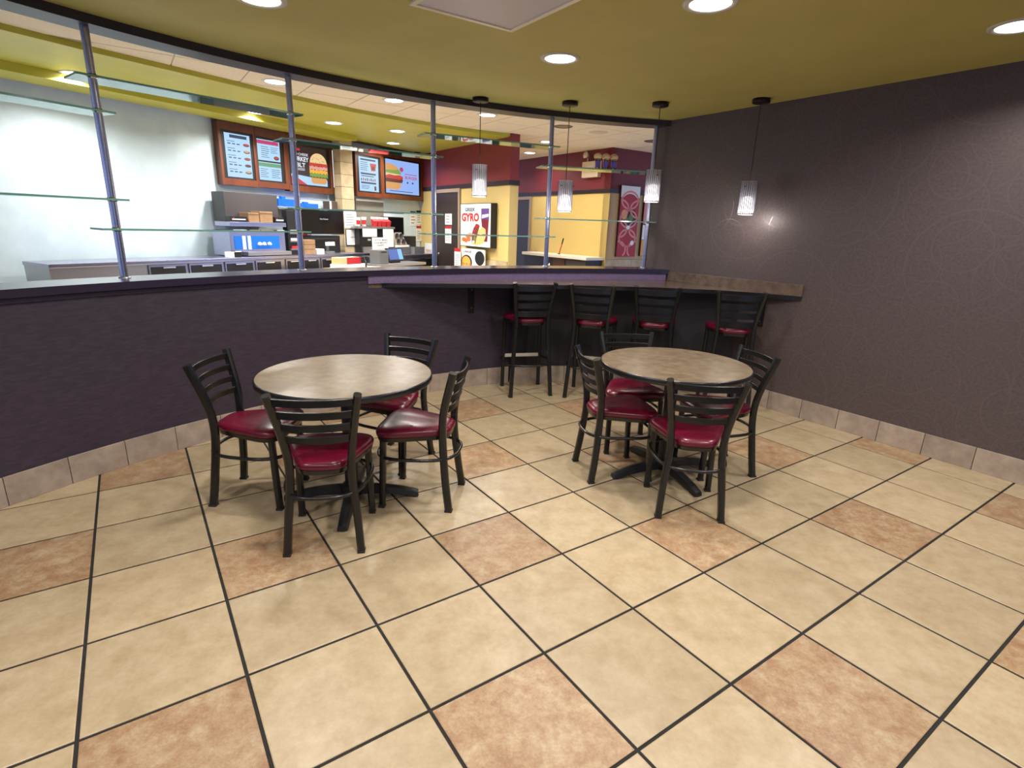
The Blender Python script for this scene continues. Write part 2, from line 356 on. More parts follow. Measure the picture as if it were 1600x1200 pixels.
# walls of the dining room
def wall_uv(name, m, u0, v0, u1, v1, z0, z1, th=0.12, away=1):
    a, b = Vector(XY(u0, v0)), Vector(XY(u1, v1)); L_ = (b - a).length; ang = atan2(b.y - a.y, b.x - a.x)
    q = MB(); q.box(0, L_, 0, th * away, z0, z1) if away > 0 else q.box(0, L_, th * away, 0, z0, z1)
    return q.build(name, m, loc=(a.x, a.y, 0), rz=ang, kind='structure')
wall_uv('wall_right', M_RINGS, UR, 4.22, UR, -4.0, 0, CEIL + 0.3, 0.14)
wall_uv('wall_left', M_PURPLE, -3.27, -4.0, -3.27, -0.9, 0, CEIL + 0.3, 0.14)
arc_slab(R_WALL, R_BACK - 0.02, A_R - 0.02, A_L, 0, Z_CAP - 0.045).build('wall_partition', M_PURPLE, kind='structure')
arc_slab(R_WALL - 0.025, R_BACK, A_R - 0.02, A_L, Z_CAP - 0.045, Z_CAP).build('trim_1', M_CAP, kind='structure')
arc_slab(R_WALL - 0.010, R_WALL + 0.01, A_R, A_L, Z_CAP - 0.075, Z_CAP - 0.045).build('trim_2', M_CAP, kind='structure')
arc_slab(R_POLE - 0.07, R_POLE + 0.12, A_R - 0.02, A_L, CEIL - 0.05, KCEIL + 0.03).build('trim_3', M_HEADER, kind='structure')
# ceiling of the dining room
pts = arc_xy(R_POLE - 0.02, A_R - 0.03, A_L, 64) + [tuple(XY(-3.5, -4.1)), tuple(XY(UR + 0.1, -4.1))]
MB().prism(pts, CEIL, CEIL + 0.06).build('ceiling', M_OLIVE, kind='structure')
# storefront behind the camera: posts, sill wall, glass
wb = MB(); L_ = UR + 3.27
a = XY(UR, -4.0); ang = YAW + pi
for x0, x1, z0, z1 in ((0, L_, 0, 0.45), (0, L_, 2.3, CEIL + 0.3), (0, 0.5, 0.45, 2.3), (L_ - 0.5, L_, 0.45, 2.3)):
    wb.box(x0, x1, 0, 0.14, z0, z1)
wback = wb.build('wall_back', M_PURPLE, loc=(a.x, a.y, 0), rz=ang, kind='structure')
win = MB()
for k in range(5): win.box(0.5 + k * (L_ - 1.0) / 4 - 0.03, 0.5 + k * (L_ - 1.0) / 4 + 0.03, 0.03, 0.11, 0.45, 2.3)
win.box(0.5, L_ - 0.5, 0.03, 0.11, 0.45, 0.50); win.box(0.5, L_ - 0.5, 0.03, 0.11, 2.25, 2.3)
w1 = win.build('window_1', M_DSTEEL, loc=(a.x, a.y, 0), rz=ang, kind='structure')
for k in range(4):
    MB().box(0.53 + k * (L_ - 1.0) / 4, 0.47 + (k + 1) * (L_ - 1.0) / 4, 0.06, 0.07, 0.5, 2.25).build('pane', M_PANE, w1)

# panel under the bar, crossing the corner
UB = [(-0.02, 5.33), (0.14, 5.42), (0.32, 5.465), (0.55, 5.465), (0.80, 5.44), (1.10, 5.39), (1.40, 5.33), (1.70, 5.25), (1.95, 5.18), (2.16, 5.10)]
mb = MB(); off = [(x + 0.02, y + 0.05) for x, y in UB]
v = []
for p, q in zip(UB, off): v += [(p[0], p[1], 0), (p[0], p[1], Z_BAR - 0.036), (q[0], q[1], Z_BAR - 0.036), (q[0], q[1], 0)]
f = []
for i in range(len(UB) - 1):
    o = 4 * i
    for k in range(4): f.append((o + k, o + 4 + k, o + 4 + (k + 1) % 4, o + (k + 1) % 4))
mb.add(v, f); mb.build('wall_under_bar', mat('shaded_black_bar_panel', S(38, 35, 42), 0.5), kind='structure')  # black panel, with the shade under the bar also put into its colour

# tiled baseboards: a grout strip with one object per tile
def baseboard(name, path, h=0.165, width=0.305, th=0.011, first=0.0):
    P = [Vector(p) for p in path]; cum = [0.0]
    for a_, b_ in zip(P, P[1:]): cum.append(cum[-1] + (b_ - a_).length)
    def at(s):
        for k in range(len(P) - 1):
            if s <= cum[k + 1] or k == len(P) - 2:
                return P[k] + (P[k + 1] - P[k]) * ((s - cum[k]) / (cum[k + 1] - cum[k]))
    g = MB(); v = []
    for k, p in enumerate(P):
        t = (P[min(k + 1, len(P) - 1)] - P[max(k - 1, 0)]).normalized(); n = Vector((t.y, -t.x))
        v += [(p.x, p.y, 0), (p.x + n.x * 0.006, p.y + n.y * 0.006, 0), (p.x + n.x * 0.006, p.y + n.y * 0.006, h - 0.003), (p.x, p.y, h - 0.003)]
    f = []
    for k in range(len(P) - 1):
        for c in range(4): f.append((4 * k + c, 4 * k + (c + 1) % 4, 4 * k + 4 + (c + 1) % 4, 4 * k + 4 + c))
    g.add(v, f); bb = g.build(name, M_BGROUT, kind='structure')
    s = first
    while s < cum[-1] - 0.02:
        e = min(s + width, cum[-1]); p, q = at(s + 0.002), at(e - 0.002); t = (q - p).normalized(); L2 = (q - p).length
        tb = MB(); tb.box(0, L2, -th, 0.0, 0.0, h, bev=0.002)
        tb.build('tile', M_BTILE, bb, loc=(p.x, p.y, 0), rz=atan2(t.y, t.x)); s = e
    return bb
k_ = Vector((-0.02, 5.33)); a_kink = atan2(k_.dot(E2) - CV, k_.dot(E1) - CU)
bb_path = [q for q in arc_xy(R_WALL, a_kink, A_L, 60)][::-1]
baseboard('baseboard_partition', bb_path, first=-0.0)
baseboard('baseboard_under_bar', UB[:-1] + [(2.13, 5.11)], width=0.29)
baseboard('baseboard_right', [tuple(XY(UR, 2.90)), tuple(XY(UR, -3.9))])

# ------------------------------------------------------------------ kitchen and back-of-house structure
def banded(name, lo, hi, zs):
    m = mat(name, lo, 0.5); N, L = nodes_of(m); b = N['Principled BSDF']; g = N.new('ShaderNodeNewGeometry'); sx = N.new('ShaderNodeSeparateXYZ')
    L.new(g.outputs['Position'], sx.inputs[0]); gt = N.new('ShaderNodeMath'); gt.operation = 'GREATER_THAN'; gt.inputs[1].default_value = zs; L.new(sx.outputs['Z'], gt.inputs[0])
    mx = N.new('ShaderNodeMix'); mx.data_type = 'RGBA'; L.new(gt.outputs[0], mx.inputs['Factor']); mx.inputs['A'].default_value = (*lo, 1); mx.inputs['B'].default_value = (*hi, 1)
    L.new(mx.outputs['Result'], b.inputs['Base Color'])
    nz = N.new('ShaderNodeTexNoise'); nz.inputs['Scale'].default_value = 140; bp = N.new('ShaderNodeBump'); bp.inputs['Strength'].default_value = 0.06; bp.inputs['Distance'].default_value = 0.003
    L.new(g.outputs['Position'], nz.inputs['Vector']); L.new(nz.outputs['Fac'], bp.inputs['Height']); L.new(bp.outputs[0], b.inputs['Normal'])
    return m
M_BAND1 = banded('maroon_over_cream_paint', S(206, 180, 114), S(126, 42, 40), 2.16)
M_BAND2 = banded('maroon_over_yellow_paint', S(206, 178, 104), S(112, 32, 32), 2.16)
M_BAND3 = banded('maroon_over_tan_paint', S(200, 168, 122), S(108, 28, 30), 2.16)
wall_uv('wall_kitchen_side', M_BAND1, 4.90, 10.62, 4.90, 7.30, 0, KCEIL, 0.16)
wall_uv('wall_far', M_BAND2, 6.93, 12.4, 6.93, 7.25, 0, KCEIL, 0.16)
wall_uv('wall_far_return', M_BAND3, 6.93, 7.25, 9.4, 7.25, 0, KCEIL, 0.16)
o_, a_ = FR['MENU']
p_ = fpos('MENU', -5.2, -0.12)
MB().box(0, 9.42, 0, 0.12, 0, KCEIL).build('wall_menu', M_KWALL, loc=p_, rz=a_, kind='structure')
# dark rails where the two paints meet
k = 3
def rail(u0, v0, u1, v1):
    global k
    k += 1
    A, B = Vector(XY(u0, v0)), Vector(XY(u1, v1)); ln = (B - A).length
    MB().box(-0.012, ln + 0.012, -0.018, 0.02, 2.125, 2.195, bev=0.004).build('trim_%d' % k, M_RAIL, loc=(A.x, A.y, 0), rz=atan2(B.y - A.y, B.x - A.x), kind='structure')
rail(4.90, 10.32, 4.90, 7.30); rail(4.90, 7.30, 5.06, 7.30); rail(6.93, 12.3, 6.93, 7.25); rail(6.93, 7.25, 9.4, 7.25)
# tiled white ceiling: one object per panel
ring = arc_xy(R_POLE + 0.05, A_R - 0.4, A_L, 40)
kc = MB()
G0U, G0V, G = 2.374, 6.661, 0.61
kc.prism([tuple(XY(-4.2, -0.5)), tuple(XY(-3.6, -0.5))] + [tuple(q) for q in arc_xy(R_POLE + 0.1, A_R - 0.25, A_L, 40)][::-1] + [tuple(XY(9.6, 3.2)), tuple(XY(9.6, 12.6)), tuple(XY(-4.2, 12.6))], KCEIL, KCEIL + 0.05)
kceil = kc.build('ceiling_kitchen', M_TBAR, kind='structure')
SOF = [(-3.6, 3.9), (-2.4, 4.9), (-1.2, 5.6), (0.0, 6.2), (1.0, 6.61), (1.67, 6.9), (2.47, 7.16), (3.29, 7.32), (3.9, 7.39), (4.4, 7.39), (4.90, 7.33)]
def sof_v(u):
    for (a0, b0), (a1, b1) in zip(SOF, SOF[1:]):
        if a0 <= u <= a1: return b0 + (b1 - b0) * (u - a0) / (a1 - a0)
    return 99
ct = MB(); ct.box(-G / 2 + 0.006, G / 2 - 0.006, -G / 2 + 0.006, G / 2 - 0.006, -0.005, 0.002); ct_me = ct.mesh('ceiling_tile', M_CTILE)
for i in range(-6, 11):
    for j in range(-6, 9):
        u, v = G0U + (i + 0.5) * G, G0V + (j + 0.5) * G
        if hypot(u - CU, v - CV) < R_POLE + 0.50 or v < 3.0: continue
        if u < 4.90 and v - 0.3 > sof_v(u): continue
        if u > 7.0 and v > 7.6: continue
        if u < -2.5 or u > 8.6 or (v > 10.9): continue
        x, y = XY(u, v); link('ceiling_tile', ct_me, kceil, loc=(x, y, KCEIL), rz=YAW)
pts = [tuple(XY(*q)) for q in SOF] + [tuple(XY(4.90, 10.4)), tuple(XY(-3.6, 6.15))]
MB().prism(pts, KCEIL - 0.05, KCEIL - 0.001).build('ceiling_soffit', M_SOFFIT, kind='structure')

# ------------------------------------------------------------------ recessed downlights
def lamp(parent, w_, size, col, z=-0.03, spread=150):
    l = bpy.data.lights.new('downlight_beam', 'AREA'); l.shape = 'DISK'; l.size = size; l.energy = w_; l.color = col; l.spread = radians(spread)
    o = bpy.data.objects.new('downlight_beam', l); C.objects.link(o); o.parent = parent; o.location = (0, 0, z); return o
tr = MB(); tr.lathe([(0.097, -0.001), (0.100, -0.006), (0.118, -0.008), (0.130, -0.003), (0.131, 0.0)], 40); TRIM_ME = tr.mesh('trim_ring', M_WTRIM)
ln = MB(); ln.lathe([(0.001, -0.0035), (0.098, -0.003)], 40); LENS_ME = ln.mesh('lens', M_LENS); LENS_OFF = ln.mesh('lens_unlit', M_DEADLENS)
dk = MB(); dk.lathe([(0.097, -0.001), (0.100, -0.006), (0.118, -0.008), (0.130, -0.003), (0.131, 0.0)], 40); TRIM_DARK = dk.mesh('trim_ring_dark', mat('brown_trim_ring', S(84, 70, 56), 0.4))
def can(x, y, z, label, watts, col, group=None, lit=True):
    t = thing('recessed_downlight', label, 'ceiling light', (x, y, z), 0, group)
    link('trim_ring', TRIM_ME if lit else TRIM_DARK, t); link('lens', LENS_ME if lit else LENS_OFF, t)
    if lit: lamp(t, watts, 0.19, col)
    return t
WARM, NEUT = (1.0, 0.945, 0.87), (1.0, 0.96, 0.90)
x, y = XY(2.485, 3.157); can(x, y, CEIL, 'recessed downlight in the olive ceiling, between the vent and the pendants', CAN_W, WARM)
x, y = XY(2.468, 1.992); can(x, y, CEIL, 'recessed downlight cut by the top edge of the photo, right of the vent', CAN_W, WARM)
x, y = XY(0.71, 3.35); can(x, y, CEIL, 'recessed downlight at the top edge of the photo, far left of the vent', CAN_W, WARM)
for u, v in ((0.72, 2.0), (-1.1, 2.0), (-1.1, 0.3), (0.72, 0.3), (2.51, 0.4), (3.9, 1.2), (3.6, -1.2), (1.2, -1.6), (-1.3, -1.6)):  # unseen downlights, added to light the dining room
    x, y = XY(u, v); can(x, y, CEIL, 'added recessed downlight in the olive ceiling out of the picture', CAN_W, WARM, 'added dining downlights out of view')
for u, v, lb in ((1.44, 6.41, 'recessed downlight in the white ceiling behind the leftmost steel pole'), (2.69, 6.39, 'recessed downlight in the white ceiling left of the second steel pole'), (3.91, 6.37, 'recessed downlight in the white ceiling behind the first pendant cord'), (5.79, 7.59, 'recessed downlight in the white ceiling just left of the third steel pole')):
    x, y = XY(u, v); can(x, y, KCEIL - 0.005, lb, KIT_W, NEUT)
for u, v, lb in ((5.09, 6.33, 'unlit brown downlight behind the second pendant cord'), (6.87, 6.34, 'unlit brown downlight beside the rightmost steel pole')):
    x, y = XY(u, v); can(x, y, KCEIL - 0.005, lb, 0, NEUT, lit=False)
for u, v, lb in ((1.56, 8.05, 'recessed downlight in the lime soffit above the left menu screens'), (2.53, 8.1, 'recessed downlight in the lime soffit just left of the tiled column'), (3.45, 8.1, 'nearer of two downlights in the lime soffit right of the tiled column'), (3.90, 9.35, 'farther of two downlights in the lime soffit right of the tiled column'), (-0.2, 7.2, 'recessed downlight in the lime soffit out of the picture on the left')):
    x, y = XY(u, v); can(x, y, KCEIL - 0.05, lb, KIT_W, NEUT)
x, y = XY(5.74, 6.33)
sp = MB(); sp.lathe([(0.001, -0.012), (0.11, -0.010), (0.125, -0.004), (0.126, 0.0)], 40)
t = thing('ceiling_speaker', 'round cream speaker grille in the white ceiling', 'speaker', (x, y, KCEIL - 0.005)); sp.build('grille', mat('cream_grille', S(206, 186, 160), 0.7), t)
MB().lathe([(0.126, -0.005), (0.138, -0.004), (0.139, 0.0)], 40).build('rim', M_WTRIM, t)
for u, v in ((6.4, 8.9), (6.0, 10.3)):
    x, y = XY(u, v); can(x, y, KCEIL - 0.005, 'recessed downlight in the white corridor ceiling hidden behind the red wall', KIT_W * 0.32, NEUT, 'corridor downlights')

# ceiling air grille
u0, u1, v0, v1 = 1.325, 1.945, 2.31, 2.922
vt = thing('air_grille', 'square perforated air return grille with cream frame in the olive ceiling', 'vent', (*XY((u0 + u1) / 2, (v0 + v1) / 2), CEIL), YAW)
hw, hd = (u1 - u0) / 2, (v1 - v0) / 2
fm = mat('cream_enamel', S(232, 224, 200), 0.35)
for a0, a1, b0, b1 in ((-hw, hw, -hd, -hd + 0.028), (-hw, hw, hd - 0.028, hd), (-hw, -hw + 0.028, -hd + 0.028, hd - 0.028), (hw - 0.028, hw, -hd + 0.028, hd - 0.028)):
    MB().box(a0, a1, b0, b1, -0.012, 0.0, bev=0.003).build('frame_bar', fm, vt)
def perf():
    m = mat('perforated_grey_panel', S(150, 140, 144), 0.45); N, L = nodes_of(m); b = N['Principled BSDF']; tc = N.new('ShaderNodeTexCoord')
    v = N.new('ShaderNodeTexVoronoi'); v.inputs['Scale'].default_value = 110; v.inputs['Randomness'].default_value = 0.0; L.new(tc.outputs['Object'], v.inputs['Vector'])
    r = N.new('ShaderNodeValToRGB'); r.color_ramp.elements[0].position = 0.28; r.color_ramp.elements[0].color = (*S(112, 106, 116), 1); r.color_ramp.elements[1].position = 0.36; r.color_ramp.elements[1].color = (*S(206, 200, 212), 1)
    L.new(v.outputs['Distance'], r.inputs[0]); L.new(r.outputs[0], b.inputs['Base Color']); return m
MB().box(-hw + 0.028, hw - 0.028, -hd + 0.028, hd - 0.028, -0.006, 0.0).build('perforated_panel', perf(), vt)

# ------------------------------------------------------------------ bar, splashes, brackets
FRONT = [(-1.29, 4.64), (-1.02, 4.72), (-0.64, 4.81), (-0.26, 4.90), (0.26, 4.99), (0.80, 5.045), (1.29, 5.06), (1.80, 5.00), (2.14, 4.87), (2.418, 4.655)]
def on_wall(p, r):
    d = Vector((p[0] - CX, p[1] - CY)); d = d.normalized() * r; return (CX + d.x, CY + d.y)
backs = [on_wall(p, R_WALL) for p in FRONT[:7]]
c_corner = tuple(XY(UR - 0.001, CV + sqrt(R_WALL ** 2 - (UR - CU) ** 2)))
rw = [c_corner, tuple(XY(UR - 0.001, 3.40)), tuple(XY(UR - 0.001, 2.82)), ]
cols = list(zip(FRONT[:7], backs)) + list(zip(FRONT[7:], [c_corner, tuple(XY(UR - 0.001, 3.2)), tuple(XY(UR - 0.001, 2.452))]))
top, z0, z1 = MB(), Z_BAR - 0.036, Z_BAR
v = []
for a, b in cols: v += [(a[0], a[1], z0), (a[0], a[1], z1), (b[0], b[1], z1), (b[0], b[1], z0)]
f = []; mi = []
for i in range(len(cols) - 1):
    for c in range(4): f.append((4 * i + c, 4 * i + 4 + c, 4 * i + 4 + (c + 1) % 4, 4 * i + (c + 1) % 4))
f += [(0, 3, 2, 1)]
top.add(v, f)
for i in range(len(top.f)):
    top.m[i] = 1 if (i % 4 == 0 or i == len(top.f) - 1) else 0
bar = thing('bar_counter', 'long dark bar counter curving along the partition behind the stools', 'counter', (0, 0, 0))
top.build('bar_top', [M_BAR, M_EDGE], bar)
a_l = atan2(Vector(FRONT[0]).dot(E2) - CV, Vector(FRONT[0]).dot(E1) - CU)
arc_slab(R_WALL - 0.014, R_WALL, A_R + 0.003, a_l - 0.005, Z_BAR, Z_CAP - 0.046, 40).build('back_splash', M_SPLASH, bar)
p0, p1 = Vector(XY(UR - 0.001, 3.885)), Vector(XY(UR - 0.001, 2.452))
MB().box(0, (p1 - p0).length, -0.014, 0, Z_BAR, Z_BAR + 0.095, bev=0.002).build('side_splash', M_BAR, bar, loc=(p0.x, p0.y, 0), rz=YAW - pi / 2)
def bracket(x, y, rz, label):
    t = thing('shelf_bracket', label, 'bracket', (x, y, Z_BAR - 0.036), rz, 'brackets under the bar')
    MB().box(-0.028, 0.028, -0.012, 0, -0.27, 0, bev=0.002).build('wall_plate', M_BLACK, t)
    MB().box(-0.02, 0.02, -0.24, -0.012, -0.012, 0, bev=0.002).build('arm', M_BLACK, t)
    for zz in (-0.05, -0.22): MB().lathe([(0.001, -0.004), (0.008, 0.0)], 10).build('screw', M_DSTEEL, t, loc=(0, -0.013, zz)).rotation_euler = (pi / 2, 0, 0)
ab = on_wall((-0.40, 5.16), R_WALL); bracket(ab[0], ab[1], atan2(ab[1] - CY, ab[0] - CX) - pi / 2, 'black steel bracket under the bar, left of the stools')
q = fpos('RIGHT', 1.21, 0.001); bracket(q[0], q[1], fang('RIGHT'), 'black steel bracket on the right wall behind the rightmost stool')

# ------------------------------------------------------------------ poles and glass shelves on the partition
PA = [2.19, 1.972, 1.7544, 1.5376, 1.3253, 1.1283]
PN = ['steel pole far out of the picture on the left', 'steel pole just out of the picture on the left', 'leftmost steel pole in view, in front of the turkey sandwich screen', 'second steel pole, left of the dark kitchen door', 'third steel pole, left of the second pendant', 'rightmost steel pole beside the dark wall']
SH = [(1, 2), (0, 3), (1, 2), (0, 3), (1, 2)]
LEV = [2.28, 2.10, 1.61, 1.435]
pp = []
for i, (a, lb) in enumerate(zip(PA, PN)):
    u, v = CU + R_POLE * cos(a), CV + R_POLE * sin(a); x, y = XY(u, v); pp.append(Vector((x, y)))
    t = thing('steel_pole', 'brushed ' + lb, 'pole', (x, y, Z_CAP))
    MB().lathe([(0.022, 0.0), (0.022, CEIL - 0.05 - Z_CAP)], 24).build('tube', M_STEEL, t)
    MB().lathe([(0.034, 0.0), (0.034, 0.006), (0.023, 0.010)], 24).build('base_flange', M_DSTEEL, t)
    use = set()
    if i > 0: use |= set(SH[i - 1])
    if i < 5: use |= set(SH[i])
    for lv in use:
        MB().lathe([(0.022, -0.012), (0.0265, -0.012), (0.0265, 0.012), (0.022, 0.012)], 24).build('shelf_clip', M_CHROME, t, loc=(0, 0, LEV[lv] - Z_CAP))
for i in range(5):
    A, B = pp[i], pp[i + 1]; d = (B - A); L_ = d.length; d.normalize(); rz = atan2(d.y, d.x)
    for lv in SH[i]:
        g = MB(); x0, x1, y0, y1, z0, z1 = -0.085, L_ + 0.085, -0.03, 0.20, LEV[lv] - 0.006, LEV[lv] + 0.006
        g.box(x0, x1, y0, y1, z0, z1)
        for q_ in (2, 3, 4, 5): g.m[q_] = 1
        which = 'upper' if lv < 2 else 'lower'
        bay = ['out of the picture on the far left', 'at the left edge of the photo', 'between the leftmost and second steel poles', 'between the second and third steel poles', 'between the third and rightmost steel poles'][i]
        t = g.build('glass_shelf', [M_GLASS, M_GEDGE], None, loc=(A.x, A.y, 0), rz=rz, label='%s glass shelf %s' % (which, bay), cat='shelf', group='glass shelves on the partition')

# cups of dried flowers on the right upper shelf
A, B = pp[4], pp[5]; d = (B - A).normalized()
M_PUFF = noisy('tan_puff', S(250, 222, 178), S(228, 186, 132), 40, 0.9, 6, 0.6, 60)
M_PLABEL = mat('purple_cup_label', S(128, 104, 206), 0.5)
for kk, (fr_, lb) in enumerate(((0.475, 'clear cup topped with a tan puff, leftmost of three on the glass shelf'), (0.555, 'clear cup topped with a tan puff, middle of three on the glass shelf'), (0.635, 'clear cup topped with a tan puff, rightmost of three on the glass shelf'))):
    p = A + (B - A) * fr_ + Vector((-d.y, d.x)) * 0.07
    t = thing('treat_cup', lb, 'cup', (p.x, p.y, LEV[1] + 0.006), atan2(d.y, d.x), 'puff-topped cups on the glass shelf'); t.scale = (0.72, 0.72, 0.72)
    MB().lathe([(0.001, 0.001), (0.034, 0.002), (0.042, 0.14), (0.040, 0.14)], 20).build('cup', M_CLEARP, t)
    MB().lathe([(0.0365, 0.03), (0.0405, 0.11)], 20).build('wrap_label', M_PLABEL, t)
    pf = MB(); n1, n2 = 14, 20
    vs_ = []
    for a in range(1, n1):
        for b in range(n2):
            th, ph = pi * a / n1, 2 * pi * b / n2; r = 1 + 0.10 * sin(5 * ph + 3 * th) * sin(4 * th)
            vs_.append((0.058 * r * sin(th) * cos(ph), 0.052 * r * sin(th) * sin(ph), 0.170 + 0.045 * r * cos(th)))
    pf.add(vs_ + [(0, 0, 0.216), (0, 0, 0.126)], [(a * n2 + b, a * n2 + (b + 1) % n2, (a + 1) * n2 + (b + 1) % n2, (a + 1) * n2 + b) for a in range(n1 - 2) for b in range(n2)] + [((n1 - 1) * n2, (b + 1) % n2, b) for b in range(n2)] + [((n1 - 1) * n2 + 1, (n1 - 2) * n2 + b, (n1 - 2) * n2 + (b + 1) % n2) for b in range(n2)], 0, True)
    pf.build('puff', M_PUFF, t)

# ------------------------------------------------------------------ pendants
sh = MB(); nfl = 24; R0 = 0.062
prof = []
for k_i in range(nfl * 2):
    prof.append(R0 + (0.0045 if k_i % 2 == 0 else -0.001))
nz_ = 2 * nfl
vs_ = [(prof[q] * cos(2 * pi * q / nz_), prof[q] * sin(2 * pi * q / nz_), z) for z in (0.0, 0.27) for q in range(nz_)]
sh.add(vs_, [(q, (q + 1) % nz_, nz_ + (q + 1) % nz_, nz_ + q) for q in range(nz_)]); SH_ME = sh.mesh('shade', M_SHADE)
st = MB()
for q in range(nfl):
    a = 2 * pi * (q + 0.5) / nfl; st.box(-0.0022, 0.0022, -0.0008, 0.0012, 0.006, 0.266)
    n_ = 8
    for idx in range(len(st.v) - 8, len(st.v)):
        xx, yy, zz = st.v[idx]; yy += R0 + 0.0042; st.v[idx] = (xx * cos(a) - yy * sin(a), xx * sin(a) + yy * cos(a), zz)
ST_ME = st.mesh('shade_lines', mat('smoky_glass_line', S(58, 46, 62), 0.4))
bl = MB(); bl.lathe([(0.001, 0.012), (0.040, 0.012), (0.042, 0.02), (0.042, 0.135), (0.02, 0.15), (0.001, 0.15)], 28); BL_ME = bl.mesh('diffuser', M_BULB)
rm = MB(); rm.lathe([(0.0555, 0.0), (0.0675, 0.0), (0.0675, 0.010), (0.0555, 0.010), (0.0555, 0.0)], 44); RM_ME = rm.mesh('bottom_rim', mat('frosted_rim', S(228, 222, 228), 0.3))
for (x, y, zt, lb) in ((-0.35, 5.24, 2.045, 'cylinder pendant lamp, leftmost of four, in front of the sandwich lightbox'), (0.43, 5.28, 1.938, 'cylinder pendant lamp, second from the left, in front of the yellow wall'), (1.20, 5.20, 2.043, 'cylinder pendant lamp, third from the left, in front of the rightmost pole'), (1.96, 4.95, 1.952, 'cylinder pendant lamp, rightmost of four, in front of the dark wallpaper')):
    zb = zt - 0.27
    t = thing('pendant_lamp', lb, 'pendant lamp', (x, y, zb), random.uniform(-1, 1), 'pendant lamps over the bar')
    MB().lathe([(0.001, CEIL - zb - 0.034), (0.062, CEIL - zb - 0.034), (0.070, CEIL - zb - 0.030), (0.070, CEIL - zb), (0.001, CEIL - zb)], 32).build('canopy', M_BRONZE, t)
    MB().lathe([(0.0035, zt - zb + 0.07), (0.0035, CEIL - zb - 0.03)], 8).build('cord', M_BLACKP, t)
    MB().lathe([(0.0045, zt - zb - 0.05), (0.0045, zt - zb + 0.08)], 8).build('stem', mat('copper_stem', S(120, 78, 64), 0.35, 0.8), t)
    MB().lathe([(0.001, 0.15), (0.02, 0.15), (0.02, 0.235), (0.006, 0.245)], 16).build('socket', M_BRONZE, t)
    s_ = link('shade', SH_ME, t); link('shade_lines', ST_ME, s_, kind='stuff'); link('bottom_rim', RM_ME, s_)
    for aa in (0.5, 0.5 + 2 * pi / 3, 0.5 + 4 * pi / 3):
        MB().lathe([(0.0045, -0.006), (0.0045, 0.006), (0.001, 0.007)], 8).build('set_screw', M_BLACKP, t, loc=(0.068 * cos(aa), 0.068 * sin(aa), 0.225)).rotation_euler = (0, pi / 2, aa)
    link('diffuser', BL_ME, t)
    pl = bpy.data.lights.new('pendant_glow', 'POINT'); pl.energy = PEND_W; pl.shadow_soft_size = 0.045; pl.color = (1.0, 0.90, 0.82)
    po = bpy.data.objects.new('pendant_glow', pl); C.objects.link(po); po.parent = t; po.location = (0, 0, -0.03)

# ------------------------------------------------------------------ chairs and stools
def spline(pts, n=6):                          # Catmull-Rom through the points
    P = [Vector(p) for p in pts]; P = [P[0] * 2 - P[1]] + P + [P[-1] * 2 - P[-2]]; out = []
    for i in range(1, len(P) - 2):
        for k in range(n):
            t = k / n; a, b, c, d = P[i - 1], P[i], P[i + 1], P[i + 2]
            out.append(0.5 * (2 * b + (c - a) * t + (2 * a - 5 * b + 4 * c - d) * t * t + (3 * b - a - 3 * c + d) * t ** 3))
    out.append(P[-2]); return out
def seat_mesh(zb, y0, y1, wr, wf, h, n_exp=4.2, N=56):
    out = []
    for k in range(N):
        t = 2 * pi * k / N; X = math.copysign(abs(cos(t)) ** (2 / n_exp), cos(t)); Y = math.copysign(abs(sin(t)) ** (2 / n_exp), sin(t))
        yy = (y0 + y1) / 2 + Y * (y1 - y0) / 2; fr = (yy - y0) / (y1 - y0); fq = min(1, fr * 1.06); hw_ = (wr + (wf - wr) * (0.35 * fq + 0.65 * fq * fq * (3 - 2 * fq))) / 2; out.append((X * hw_, yy))
    cy = (y0 + y1) / 2; cx = 0.0
    rings = [(0.94, 0.0), (0.985, 0.004), (1.0, 0.35 * h), (0.992, 0.52 * h), (0.965, 0.68 * h), (0.90, 0.82 * h), (0.78, 0.92 * h), (0.55, 0.98 * h), (0.28, 1.0 * h)]
    vs_ = [(cx + (x - cx) * s_, cy + (y - cy) * s_, zb + z) for s_, z in rings for x, y in out] + [(0, cy, zb + h)]
    fs = [(j * N + k, j * N + (k + 1) % N, (j + 1) * N + (k + 1) % N, (j + 1) * N + k) for j in range(len(rings) - 1) for k in range(N)]
    fs += [((len(rings) - 1) * N + k, (len(rings) - 1) * N + (k + 1) % N, len(rings) * N) for k in range(N)]
    m = MB(); m.add(vs_, fs, 0, True); m.add([q for q in vs_[:N]], [tuple(range(N))[::-1]], 0)
    return m, out
